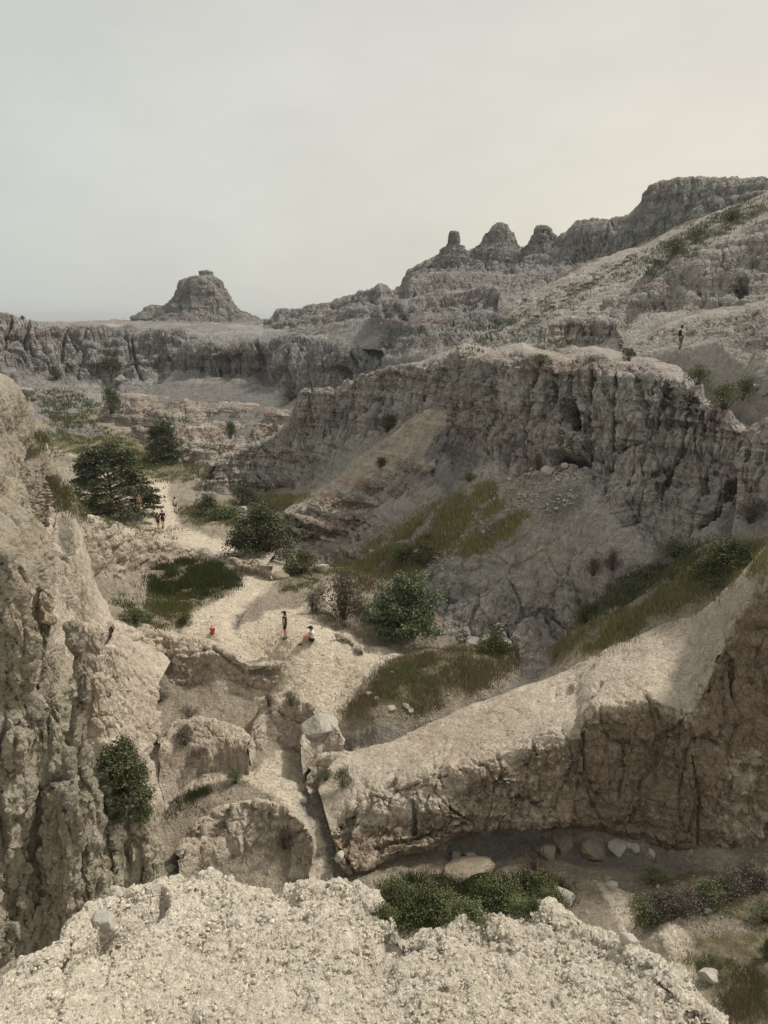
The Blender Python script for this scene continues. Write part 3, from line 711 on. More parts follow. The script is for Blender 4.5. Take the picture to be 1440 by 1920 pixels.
# ------------------------------------------------------------------ the big fluted wall on the right
WT = [(382, 890, 88), (395, 868, 88), (425, 850, 88.5), (475, 825, 88.5), (520, 800, 88), (548, 772, 87.5), (560, 730, 87), (572, 722, 87), (600, 722, 86), (632, 722, 84), (650, 706, 82.5), (662, 712, 82), (675, 700, 81.5), (720, 687, 77), (795, 672, 70),
      (870, 662, 62.5), (930, 662, 58.5), (980, 664, 55), (1060, 674, 52), (1110, 672, 50.5), (1160, 674, 49), (1230, 682, 47), (1270, 694, 46), (1295, 706, 45), (1310, 722, 44.3), (1330, 745, 43.6), (1355, 768, 42.8), (1380, 778, 42), (1392, 800, 41.6), (1440, 812, 40), (1560, 820, 36)]
_n = [0, 6, -5, 8, -3, 7, -6, 3, -7, 5, -2]
WT = [(a, b + (_n[i % 11] if a > 790 else 0), c) for i, (a, b, c) in enumerate(WT)]
WB = [(375, 915, 86), (425, 918, 86), (500, 915, 85), (575, 902, 83), (640, 848, 80), (700, 800, 75), (745, 785, 71), (800, 800, 64.5), (850, 855, 58.5), (930, 856, 53.5), (985, 880, 51), (1030, 862, 49.3), (1085, 872, 47.3), (1120, 905, 45.8), (1150, 955, 44), (1200, 1000, 42.5), (1265, 1022, 41.5), (1310, 985, 41), (1370, 940, 40), (1440, 915, 38), (1560, 890, 34)]
back = [(a, b + float(np.interp(a, [700, 760, 870, 1290, 1400], [30, 3, -16, -20, -40])), c + float(np.interp(a, [700, 780], [5, 16]))) for a, b, c in WT]
shelf = [(a, b - 2 if a > 850 else b, c + 1.2) for a, b, c in WT]
def lerp_rows(a, b, f, dY=0):
    qa = np.array(a, float); qb = np.array(b, float)
    ta = (qa[:, 0] - qa[0, 0]) / (qa[-1, 0] - qa[0, 0]); tb = (qb[:, 0] - qb[0, 0]) / (qb[-1, 0] - qb[0, 0])
    t = np.linspace(0, 1, 90)
    r = [(1 - f) * np.interp(t, ta, qa[:, k]) + f * np.interp(t, tb, qb[:, k]) for k in range(3)]
    return [(x, y, Y + dY) for x, y, Y in zip(*r)]
def wall_grey(P):
    px, py = 0, 0
    return np.clip(sstep(.1, .5, fbm(P / 5, 2, 8)), 0, 1) * sstep(24, 19, P[:, 2])
loft('canyon_wall', [
    (0, back), (.4, shelf), (.9, WT), (1, lerp_rows(WT, WB, .12, -.2)), (1, lerp_rows(WT, WB, .5, .3)), (1, lerp_rows(WT, WB, .85, .2)), (.8, WB),
    (.12, [(370, 922, 85), (425, 928, 85), (500, 925, 83), (590, 930, 79), (650, 905, 74), (700, 870, 70), (760, 850, 66), (800, 860, 61), (850, 895, 55), (930, 905, 51), (985, 920, 49), (1030, 910, 47.6), (1085, 925, 45.6), (1140, 965, 43.6), (1200, 1020, 41.8), (1265, 1036, 41), (1310, 1010, 40.5), (1370, 968, 39.3), (1440, 940, 37.5), (1560, 920, 33)]),
    (.4, [(370, 930, 83), (425, 935, 83), (500, 938, 80), (590, 965, 72), (650, 975, 65), (720, 990, 58), (780, 1000, 54), (850, 1030, 49), (930, 1050, 46), (985, 1060, 44.5), (1040, 1075, 43), (1100, 1090, 42), (1160, 1095, 41), (1220, 1090, 40.3), (1265, 1080, 39.8), (1310, 1040, 39.5), (1370, 990, 38.5), (1440, 960, 36.5), (1560, 940, 32)]),
    (.85, [(370, 938, 81), (425, 945, 80), (500, 955, 76), (560, 1000, 67), (620, 1020, 61), (700, 1060, 52.5), (760, 1110, 47), (830, 1140, 43.8), (900, 1155, 42.5), (960, 1160, 42), (1010, 1170, 41.3), (1080, 1160, 41), (1150, 1130, 40.3), (1220, 1110, 39.6), (1300, 1060, 38.8), (1370, 1010, 37.6), (1440, 975, 36), (1560, 950, 31)]),
    (.8, [(370, 945, 80), (425, 955, 78), (500, 975, 73), (560, 1035, 62), (620, 1050, 57.5), (680, 1120, 49), (740, 1170, 44.2), (830, 1185, 42.2), (900, 1192, 41.4), (960, 1203, 40.5), (1010, 1215, 40), (1080, 1185, 40), (1150, 1145, 39.6), (1220, 1120, 39), (1300, 1075, 38), (1370, 1030, 36.8), (1440, 985, 35.5), (1560, 960, 30)]),
    (0, [(370, 980, 74), (425, 990, 72), (500, 1010, 66), (560, 1070, 56), (620, 1090, 52), (680, 1150, 46), (740, 1210, 41), (830, 1230, 39), (900, 1240, 38.3), (960, 1250, 37.7), (1010, 1260, 37), (1080, 1230, 37), (1150, 1200, 36.5), (1220, 1180, 36), (1300, 1140, 35), (1370, 1090, 34), (1440, 1040, 33), (1560, 1000, 28)])],
    M_mid, dict(lump=(.3, 4), lumpc=(.22, 2.0), flute=(.8, 3.6, 7), flute2=(.32, 1.2, 5), rib=(.20, .9, 4), crack=(.6, 2.6, 7), strata=(.17, .45), warp=3), seed=71, vs=7, cell=1.8,
    marks=[([(1064, 766), (1070, 788)], 14, 4), ([(1035, 858), (1055, 854), (1082, 858)], 11, 3.5), ([(452, 912), (500, 914), (545, 910)], 7, 3.5), ([(1393, 840), (1390, 895), (1368, 930)], 8, 2.6), ([(1368, 930), (1345, 958), (1312, 984)], 5, 1.4),
           ([(1156, 700), (1152, 790), (1148, 880)], 2.5, .9), ([(1250, 705), (1240, 760), (1232, 790)], 3, .8), ([(1290, 740), (1272, 840), (1245, 905), (1240, 930)], 3, .9), ([(708, 700), (712, 775)], 3, 1.2), ([(868, 690), (858, 795)], 3.5, 1.2),
           ([(826, 690), (790, 745), (786, 800)], 3, 1.0), ([(998, 690), (990, 770), (984, 850)], 4, 1.4), ([(1030, 690), (1026, 770)], 2.5, .7), ([(935, 690), (925, 780), (915, 830)], 3, 1.0), ([(1110, 700), (1106, 800), (1100, 860)], 4, 1.4), ([(1320, 780), (1318, 850)], 2.5, .8),
           ([(585, 725), (583, 790)], 3, 1.1), ([(627, 725), (625, 775)], 2.5, .8), ([(1192, 795)], 16, -.6), ([(1345, 790)], 20, -.7), ([(1010, 740), (1000, 830)], 15, -.7), ([(890, 700), (880, 800)], 16, -.6), ([(960, 700), (955, 820)], 15, -.8),
           ([(760, 800), (700, 850), (640, 905)], 8, -.5), ([(1220, 1060), (1160, 1090)], 10, -.6)],
    wiggle=(1.5, 8, 6), attrs={'grey': wall_grey, 'veg': lambda P: pixpoly(P, [[(620, 1070), (700, 1020), (780, 980), (850, 930), (930, 905), (945, 950), (880, 985), (830, 1040), (770, 1080), (690, 1110)], [(860, 1040), (890, 1000), (960, 960), (990, 960), (960, 1000), (900, 1035)],
        [(590, 1110), (690, 1050), (790, 1060), (720, 1110), (640, 1180), (590, 1165)], [(450, 950), (500, 925), (590, 930), (560, 950), (480, 965)], [(1100, 1130), (1200, 1080), (1290, 1030), (1330, 1010), (1340, 1030), (1230, 1100), (1120, 1160)], [(1370, 960), (1440, 900), (1460, 960), (1400, 980)]], 9) * sstep(-.5, .1, fbm(P / 1.5, 3, 91))})
loft('right_buttress', [
    (0, [(1378, 860, 46), (1400, 815, 47), (1440, 790, 46), (1560, 770, 42)]),
    (.5, [(1383, 850, 40.3), (1396, 812, 40.2), (1414, 792, 40), (1440, 780, 39.6), (1500, 770, 38), (1560, 765, 36)]),
    (1, [(1384, 870, 39.2), (1396, 830, 39), (1414, 812, 38.8), (1440, 800, 38.4), (1500, 790, 37), (1560, 785, 35)]),
    (1, [(1386, 905, 38.6), (1400, 895, 38.3), (1414, 890, 38), (1440, 884, 37.6), (1500, 880, 36), (1560, 880, 34)]),
    (.4, [(1380, 940, 38.4), (1400, 945, 37.8), (1414, 950, 37.4), (1440, 955, 36.8), (1500, 955, 35), (1560, 955, 33)]),
    (0, [(1376, 975, 37), (1400, 990, 36.2), (1414, 990, 36), (1440, 990, 35.4), (1500, 990, 33.6), (1560, 990, 31.6)])],
    M_mid, dict(lump=(.3, 3), flute=(.5, 2.4, 6), flute2=(.25, .9, 5), rib=(.15, .8, 3), crack=(.4, 2, 6), warp=2), seed=73, vs=4)
# the blocky wall foot with the shaded overhang where two people shelter, and the banded mound right of the round juniper
loft('rock_mound', [
    (0, [(530, 985, 80), (600, 930, 79), (680, 870, 76), (760, 800, 73), (840, 765, 70)]),
    (.05, [(535, 958, 70), (560, 941, 71.5), (600, 917, 71), (640, 888, 70), (680, 855, 69), (720, 822, 68), (760, 790, 67), (800, 765, 66), (838, 760, 64)]),
    (.1, [(535, 964, 68.3), (575, 944, 68.5), (620, 926, 68), (680, 893, 67), (730, 868, 65.5), (770, 848, 64.5), (800, 835, 63), (835, 825, 61)]),
    (1, [(535, 972, 66.6), (570, 956, 66.6), (620, 940, 65.6), (680, 915, 64.6), (730, 905, 62.6), (770, 900, 60.6), (810, 900, 57.6)]),
    (1, [(535, 1005, 65.4), (570, 1000, 64.4), (620, 1000, 62.4), (680, 985, 60), (730, 970, 58.5), (770, 960, 57), (810, 950, 55)]),
    (.6, [(535, 1015, 64.4), (570, 1022, 63), (620, 1026, 61), (680, 1022, 57), (730, 1010, 55), (770, 1000, 54), (810, 990, 53)]),
    (0, [(535, 1045, 58), (570, 1050, 57), (620, 1060, 55), (680, 1050, 53), (730, 1040, 52), (770, 1030, 51), (810, 1020, 50)])],
    M_band, dict(lump=(.5, 3), strata=(.4, .4), flute=(.5, 1.7, 1), rib=(.4, 1.2, .8), crack=(.5, 3, 1.5), warp=2), marks=[([(575,1004),(578,1012)],7,1.3),([(716,930),(722,938)],8,.9)], attrs={'path': lambda P: pixpoly(P, [[(500, 960), (560, 930), (640, 880), (740, 800), (800, 760), (840, 780), (800, 840), (700, 890), (620, 925), (560, 950)]], 6) * .55}, seed=72, vs=2, wiggle=(1.2, 5, 3))

# ------------------------------------------------------------------ mid valley: embankment, platform, mounds
EMB = [(60, 950, 42), (100, 945, 44), (134, 964, 47), (176, 968, 50), (226, 984, 53), (280, 1002, 55.5), (338, 1015, 57.5), (363, 1023, 57.5), (413, 1044, 56.5), (440, 1046, 55), (480, 1046, 53.8), (500, 1052, 52.8)]
EMB2 = [(60, 990, 41.5), (100, 990, 43.4), (134, 1000, 46.3), (176, 1000, 49.3), (226, 1018, 52.3), (280, 1030, 54.8), (338, 1036, 56.8), (363, 1040, 56.9), (413, 1054, 56), (440, 1052, 54.6), (480, 1052, 53.4), (505, 1057, 52.3)]
EMB3 = [(60, 1060, 39.5), (110, 1075, 41.5), (140, 1092, 43.6), (180, 1090, 47), (226, 1088, 50), (280, 1074, 53), (338, 1064, 55.4), (363, 1062, 55.8), (413, 1068, 55), (440, 1060, 54), (480, 1060, 52.8), (505, 1063, 51.5)]
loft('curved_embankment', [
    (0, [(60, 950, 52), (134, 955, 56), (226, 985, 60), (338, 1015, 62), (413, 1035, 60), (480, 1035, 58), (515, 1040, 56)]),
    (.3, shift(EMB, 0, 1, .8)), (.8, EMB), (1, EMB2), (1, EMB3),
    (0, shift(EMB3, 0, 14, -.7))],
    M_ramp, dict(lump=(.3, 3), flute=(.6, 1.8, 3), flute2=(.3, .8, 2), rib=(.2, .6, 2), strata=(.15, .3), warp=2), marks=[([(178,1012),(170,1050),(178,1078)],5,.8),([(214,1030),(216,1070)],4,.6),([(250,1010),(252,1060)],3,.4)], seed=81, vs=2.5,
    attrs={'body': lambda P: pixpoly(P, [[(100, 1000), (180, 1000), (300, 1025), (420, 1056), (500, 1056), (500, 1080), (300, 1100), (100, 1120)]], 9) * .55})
PR = [(215, 1172, 37.5), (240, 1172, 39), (290, 1178, 40), (340, 1192, 39.6), (385, 1200, 39.0), (420, 1208, 38.6), (445, 1225, 38.1), (470, 1240, 37.7), (520, 1240, 37.6), (550, 1226, 38.1), (590, 1212, 38.5), (630, 1190, 39.4), (655, 1192, 39.4), (680, 1215, 38.9)]
PRB = [(205, 1240, 36.6), (240, 1250, 38.2), (290, 1272, 38.9), (340, 1290, 38.3), (385, 1304, 37.9), (420, 1308, 37.6), (455, 1312, 37.2), (480, 1296, 36.9), (520, 1272, 37.0), (550, 1258, 37.5), (590, 1246, 37.9), (630, 1228, 38.8), (655, 1226, 38.9), (680, 1235, 38.5)]
PR = [(a, b, c - .8 * float(sstep(470, 330, a))) for a, b, c in PR]; PRB = [(a, b, c - .9 * float(sstep(470, 330, a))) for a, b, c in PRB]
def mid(a, b, f, dY=0): return [((1 - f) * p[0] + f * q[0], (1 - f) * p[1] + f * q[1], (1 - f) * p[2] + f * q[2] + dY) for p, q in zip(a, b)]
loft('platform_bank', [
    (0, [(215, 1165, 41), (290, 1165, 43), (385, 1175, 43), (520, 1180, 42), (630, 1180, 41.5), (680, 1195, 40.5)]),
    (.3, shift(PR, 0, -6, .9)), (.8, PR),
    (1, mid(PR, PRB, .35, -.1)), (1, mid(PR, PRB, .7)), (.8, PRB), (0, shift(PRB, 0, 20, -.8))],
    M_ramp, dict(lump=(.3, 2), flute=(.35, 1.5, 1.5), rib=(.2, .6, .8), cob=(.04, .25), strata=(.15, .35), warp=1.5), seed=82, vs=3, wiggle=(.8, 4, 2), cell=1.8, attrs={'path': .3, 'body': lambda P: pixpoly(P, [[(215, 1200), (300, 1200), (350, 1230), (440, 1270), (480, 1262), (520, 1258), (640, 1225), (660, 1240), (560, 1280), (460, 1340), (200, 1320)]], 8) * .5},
    marks=[([(468, 1262), (520, 1262), (560, 1246), (600, 1232)], 5, .7), ([(400, 1215), (430, 1240), (455, 1262)], 3, .3)])
def mound(name, top, front, base, mat=M_ramp, seed=90, rel=None, back=3.5, cell=1.9, k=1.0, body=.0):
    T = [(a, b, c * k) for a, b, c in top]
    def at(pts, dy):
        q = np.array(T); return [(a, b, float(np.interp(a, q[:, 0], q[:, 2])) - dy) for a, b, c in pts]
    return loft(name, [(0, shift(T, 0, 2, back)), (.4, shift(T, 0, 0, .5)), (.9, T), (1, at(front, .35)), (.8, at(base, .9)), (0, shift(at(base, .9), 0, 14, -.5))], mat,
                rel or dict(lump=(.25, 1.6), flute=(.3, 1.1, 1.5), rib=(.15, .45, 1), cob=(.04, .2), warp=1.2), seed=seed, vs=2.5, cell=cell, attrs={'body': body})
mound('gully_bank', [(458, 1396, 32.3), (490, 1322, 34.4), (530, 1308, 34.9), (570, 1310, 34.6), (590, 1322, 34)], [(464, 1400, 32.2), (500, 1345, 33.6), (535, 1335, 33.9), (570, 1335, 33.9), (588, 1340, 33.6)],
      [(470, 1400, 32.2), (505, 1402, 32.1), (540, 1385, 32.6), (565, 1365, 33.2), (585, 1350, 33.4)], seed=91, k=.985, body=.3)
mound('lower_mound', [(330, 1602, 27.2), (370, 1540, 28.4), (420, 1505, 29), (480, 1495, 29), (540, 1505, 28.6), (575, 1540, 27.9), (592, 1590, 26.9)],
      [(335, 1606, 27.1), (372, 1562, 27.8), (420, 1535, 28), (480, 1535, 28), (535, 1550, 27.6), (560, 1585, 27), (585, 1610, 26.5)],
      [(340, 1612, 27), (370, 1585, 27.3), (430, 1572, 27.2), (480, 1585, 26.9), (520, 1620, 26.4), (545, 1640, 26), (580, 1640, 26)], seed=92, k=.965)
mound('creek_bank', [(580, 1440, 31), (600, 1415, 31.6), (650, 1412, 31.6), (700, 1425, 31.2), (740, 1440, 30.8)], [(578, 1480, 29.7), (602, 1470, 29.9), (650, 1460, 30.2), (700, 1470, 29.8), (740, 1480, 29.5)],
      [(585, 1520, 28.4), (610, 1540, 28), (650, 1530, 28.2), (700, 1520, 28.4), (740, 1510, 28.6)], seed=93, k=.985)

mound('clay_knob', [(1018, 650, 63), (1030, 604, 66), (1058, 592, 67), (1115, 590, 67), (1152, 600, 66.3), (1172, 648, 63.5)], [(1016, 655, 62.5), (1030, 630, 65), (1060, 622, 66), (1115, 622, 66), (1150, 628, 65.4), (1174, 654, 63)],
      [(1014, 660, 62), (1030, 658, 62), (1060, 660, 62), (1115, 660, 62), (1150, 658, 62), (1176, 660, 62)], mat=M_mid, seed=97, rel=dict(lump=(.4, 3), flute=(.5, 2.2, 4), rib=(.2, .9, 2), crack=(.3, 2, 3), warp=2))
mound('pale_hump', [(562, 1392, 32.6), (578, 1352, 33.6), (606, 1340, 33.9), (632, 1358, 33.5), (648, 1388, 32.8)], [(564, 1396, 32.5), (582, 1372, 33), (606, 1366, 33.2), (630, 1376, 33), (646, 1392, 32.6)],
      [(566, 1400, 32.2), (584, 1400, 32.1), (606, 1404, 32), (628, 1402, 32), (644, 1398, 32.2)], seed=94, k=.985, rel=dict(lump=(.15, 1.2), warp=1))
mound('low_ledge', [(296, 1390, 30.6), (325, 1352, 31.8), (370, 1342, 32.4), (410, 1352, 32.6), (450, 1366, 32.6), (470, 1384, 32.3)], [(298, 1394, 30.5), (328, 1370, 31.4), (370, 1362, 31.9), (410, 1370, 32), (448, 1380, 32.1), (468, 1388, 32.2)],
      [(300, 1400, 30.3), (330, 1394, 30.8), (370, 1390, 31), (410, 1392, 31.2), (446, 1396, 31.4), (466, 1396, 31.6)], seed=96, k=.985, body=.35)
loft('eroded_slope', [
    (0, [(205, 1165, 39.5), (250, 1178, 39.5), (285, 1200, 39), (320, 1240, 38)]),
    (.6, [(212, 1180, 36.2), (240, 1202, 36.6), (268, 1236, 36.4), (300, 1275, 36)]),
    (1, [(198, 1230, 33.3), (236, 1270, 33.8), (266, 1300, 34.1), (298, 1325, 34.3)]),
    (1, [(200, 1320, 29.3), (240, 1360, 30.1), (272, 1388, 30.6), (302, 1390, 31.3)]),
    (.6, [(190, 1410, 26.8), (236, 1440, 27.8), (275, 1440, 28.6), (306, 1425, 29.8)]),
    (0, [(190, 1460, 25.5), (236, 1470, 26.8), (285, 1465, 27.8), (315, 1450, 29)])],
    M_ramp, dict(lump=(.25, 2), flute=(.4, .9, 3), flute2=(.18, .4, 3), rib=(.12, .5, 2), warp=1.2), seed=95, mode='arc', cell=1.9, attrs={'body': .25})

# ------------------------------------------------------------------ the long pale ramp with the undercut wall, right foreground
CREST = [(598, 1480, 29.2), (612, 1440, 30.4), (640, 1412, 31.3), (690, 1398, 31.8), (740, 1385, 32.3), (800, 1358, 33), (850, 1335, 33.5), (960, 1288, 34.3), (1060, 1255, 34.6), (1110, 1228, 34.7), (1170, 1198, 34.6), (1240, 1172, 34.2), (1295, 1150, 33.6), (1340, 1118, 32.6), (1375, 1085, 31.6), (1400, 1062, 30.8), (1418, 1040, 30.3), (1432, 1022, 29.9), (1445, 1012, 29.6), (1500, 990, 29), (1560, 970, 28)]
LIP = [(618, 1555, 27.3), (636, 1528, 27.7), (655, 1505, 27.9), (684, 1490, 28), (779, 1456, 28), (879, 1428, 27.9), (951, 1400, 27.8), (1029, 1378, 27.7), (1085, 1368, 27.6), (1095, 1340, 27.7), (1112, 1316, 27.8), (1223, 1303, 27.7), (1290, 1330, 27), (1300, 1315, 27), (1334, 1233, 27.6), (1368, 1161, 28.2), (1392, 1120, 28.4), (1415, 1085, 28.4), (1430, 1062, 28.3), (1445, 1050, 28.1), (1500, 1020, 27.6), (1560, 1000, 27)]
FACE2 = [(632, 1595, 26.6), (655, 1585, 26.6), (700, 1560, 26.9), (779, 1530, 27), (879, 1500, 27.1), (951, 1480, 27.1), (1029, 1465, 27.1), (1090, 1455, 27.2), (1150, 1440, 27.2), (1223, 1430, 27.2), (1300, 1430, 26.6), (1340, 1400, 26.6), (1390, 1380, 26.6), (1440, 1370, 26.4), (1500, 1360, 26.2), (1560, 1350, 26)]
BASE = [(645, 1640, 25.8), (670, 1632, 25.8), (720, 1612, 26), (800, 1590, 26.2), (860, 1565, 26.7), (930, 1552, 27), (1000, 1548, 27), (1100, 1556, 26.9), (1200, 1578, 26.4), (1300, 1604, 25.9), (1440, 1622, 25.6), (1560, 1640, 25.2)]
loft('undercut_ramp', [
    (0, shift(CREST, 0, 60, 4)), (.1, shift(CREST, 0, 1, .8)), (.15, CREST), (.15, lerp_rows(CREST, LIP, .5, .15)), (.35, lerp_rows(CREST, LIP, .88)), (.8, LIP), (1, lerp_rows(LIP, FACE2, .18, -.12)), (1, FACE2),
    (1, lerp_rows(FACE2, BASE, .7, -.05)), (.8, BASE), (.4, shift(BASE, 0, 8, .9)), (0, shift(BASE, 0, 45, .2))],
    M_ramp, dict(lump=(.2, 3), lumpc=(.28, 1.3), flute=(.3, 2.2, 1.6), rib=(.15, .8, 1.3), rib2=(.07, .3, 1), strata=(.10, .4), crack=(.18, 1.8, 2.5), warp=1.6), seed=101, vs=3, cell=1.6, rs=2,
    wiggle=(.5, 4, 3), attrs={'path': lambda P: .42 * sstep(.2, -.2, fbm(P / 3, 2, 4)),
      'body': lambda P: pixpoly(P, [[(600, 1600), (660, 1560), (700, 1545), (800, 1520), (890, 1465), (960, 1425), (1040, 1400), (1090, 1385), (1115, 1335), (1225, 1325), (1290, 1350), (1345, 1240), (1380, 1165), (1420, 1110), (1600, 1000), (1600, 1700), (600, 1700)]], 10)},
    marks=[([(850, 1600), (880, 1580), (930, 1566), (1000, 1560), (1050, 1566), (1150, 1585), (1260, 1606)], 9, 1.3), ([(1093, 1365), (1100, 1450)], 3, .3), ([(1166, 1385), (1171, 1450), (1160, 1500)], 2, .15), ([(1298, 1420), (1315, 1520), (1308, 1595)], 2, .25),
           ([(1338, 1240), (1330, 1300)], 2, .4), ([(1376, 1240), (1372, 1310)], 2, .35), ([(718, 1470), (738, 1460)], 4, .5), ([(1040, 1302), (1065, 1292)], 8, .3), ([(1112, 1284), (1122, 1276)], 5, .35), ([(1230, 1450), (1240, 1540)], 45, .35), ([(655, 1530), (640, 1580)], 8, .4),
           ([(775, 1500), (778, 1560)], 3, .4), ([(700, 1585), (800, 1568), (870, 1545)], 4, .25)])

# ------------------------------------------------------------------ left cliffs: far, middle fin, near
R3 = [(-220, 640), (-60, 690), (0, 700), (20, 715), (40, 745), (50, 790), (75, 822), (105, 868), (130, 905), (150, 935), (168, 962)]
def lefty(Y0, Y1, pts):
    n = len(pts); return [(a, b, Y0 + (Y1 - Y0) * i / (n - 1)) for i, (a, b) in enumerate(pts)]
loft('left_cliff_far', [
    (0, [(-200, 640, 36), (0, 730, 38), (60, 850, 46), (130, 930, 54), (160, 975, 56)]),
    (.5, [(-220, 640, 27), (-60, 690, 28), (0, 700, 29), (20, 715, 29.5), (40, 745, 30.5), (52, 790, 32), (78, 822, 34), (108, 868, 38), (133, 905, 43), (150, 935, 47), (168, 962, 50)]),
    (.8, [(-230, 660, 25), (-70, 710, 26), (-10, 722, 27), (12, 735, 27.6), (30, 765, 28.6), (40, 810, 30), (64, 850, 32), (92, 890, 36), (112, 920, 41), (135, 950, 45), (155, 975, 48)]),
    (1, [(-240, 800, 20), (-100, 850, 20.5), (-20, 880, 21.5), (20, 900, 23), (40, 930, 26), (60, 950, 30), (75, 965, 34), (95, 985, 38), (140, 1000, 44)]),
    (1, [(-240, 1000, 16), (-100, 1000, 17), (-20, 1010, 18), (30, 1020, 20), (58, 1030, 24), (75, 1040, 29), (90, 1045, 33), (110, 1050, 37), (140, 1060, 41)]),
    (.8, [(-240, 1250, 13.5), (-100, 1250, 14), (-20, 1230, 15), (40, 1200, 17), (65, 1180, 21), (85, 1170, 26), (100, 1160, 30), (130, 1150, 34), (160, 1150, 37)]),
    (0, [(-240, 1500, 12), (-100, 1500, 13), (-20, 1450, 14), (60, 1400, 16), (90, 1350, 20), (110, 1300, 24), (130, 1260, 28), (160, 1240, 31), (190, 1220, 34)])],
    M_left, dict(lump=(.5, 3), lumpc=(.25, .8), flute=(.5, 2.2, 3), rib=(.12, .6, 2), cob=(.05, .16), crack=(.2, 1.8, 3), warp=2), marks=[([(60,850),(55,870)],7,.9),([(100,900),(102,950)],4,.8)], seed=111, vs=3, cell=1.9, rs=2, wiggle=(1.0, 5, 2.5), mode='arc')
# knife-edged fin with the grey slab on its head
loft('knife_fin', [
    (0, [(92, 985, 42), (100, 968, 42), (134, 964, 46), (160, 1020, 44), (185, 1110, 42), (222, 1165, 42)]),
    (.5, [(84, 1000, 35), (92, 972, 35.5), (104, 962, 36), (134, 963, 37), (142, 990, 37), (152, 1035, 36.8), (165, 1075, 36.8), (184, 1130, 37.4), (215, 1168, 38), (235, 1172, 38.8)]),
    (1, [(75, 1030, 33.5), (84, 990, 34), (100, 978, 34.4), (126, 980, 35.5), (134, 1010, 35.4), (143, 1050, 35.4), (155, 1090, 35.6), (175, 1142, 36.4), (205, 1180, 37), (225, 1184, 38)]),
    (1, [(62, 1080, 29), (75, 1070, 30), (92, 1070, 31), (110, 1085, 32), (122, 1110, 32.4), (135, 1140, 33), (150, 1170, 33.8), (170, 1200, 34.6), (195, 1225, 35.2), (225, 1230, 36)]),
    (.9, [(55, 1150, 26), (75, 1150, 26.5), (95, 1170, 27.4), (120, 1190, 28.6), (145, 1220, 29.8), (165, 1250, 31), (185, 1270, 32), (205, 1290, 32.6), (225, 1300, 33), (245, 1310, 33.4)]),
    (0, [(50, 1250, 23), (80, 1270, 23.5), (110, 1300, 24.5), (150, 1340, 26), (190, 1380, 27.5), (220, 1400, 28.4), (250, 1410, 29), (270, 1400, 30), (290, 1390, 30.8), (300, 1380, 31.4)])],
    M_ramp, dict(lump=(.3, 2.2), flute=(.3, 1.2, 5), flute2=(.12, .5, 4), crack=(.2, 2, 4), warp=1.6), attrs={'grey': lambda P: pixpoly(P, [[(106, 968), (132, 966), (140, 1000), (142, 1040), (120, 1045), (110, 1020)]], 5)}, marks=[([(98,985),(95,1010)],6,1.2),([(126,1090),(120,1160)],2,.3),([(112,1050),(130,1052)],3,.3)], seed=112, vs=2.5, cell=1.9, rs=1.5, mode='arc')
# slender towers between the fin and the nearest crag
TW = dict(lump=(.22, 1.3), flute=(.2, .8, 3.5), rib=(.08, .3, 2), cob=(.03, .14), crack=(.12, .8, 3), warp=1)
spire('clay_tower', [(154, 174, 1170), (148, 184, 1176), (144, 193, 1200), (140, 200, 1240), (136, 214, 1290), (130, 236, 1350), (120, 262, 1430), (110, 280, 1540)], 25, M_ramp, TW, n=170, seed=121, cell=1.6, depth=1.0)
spire('clay_tower', [(196, 214, 1210), (190, 219, 1216), (186, 223, 1250), (180, 236, 1290), (170, 256, 1350), (160, 280, 1420), (150, 300, 1500)], 26.5, M_ramp, TW, n=150, seed=122, cell=1.6, depth=1.0)
spire('clay_tower', [(172, 190, 1268), (168, 194, 1275), (162, 200, 1310), (154, 214, 1370), (146, 230, 1440), (140, 250, 1560)], 22, M_ramp, TW, n=150, seed=123, cell=1.6, depth=1.0)
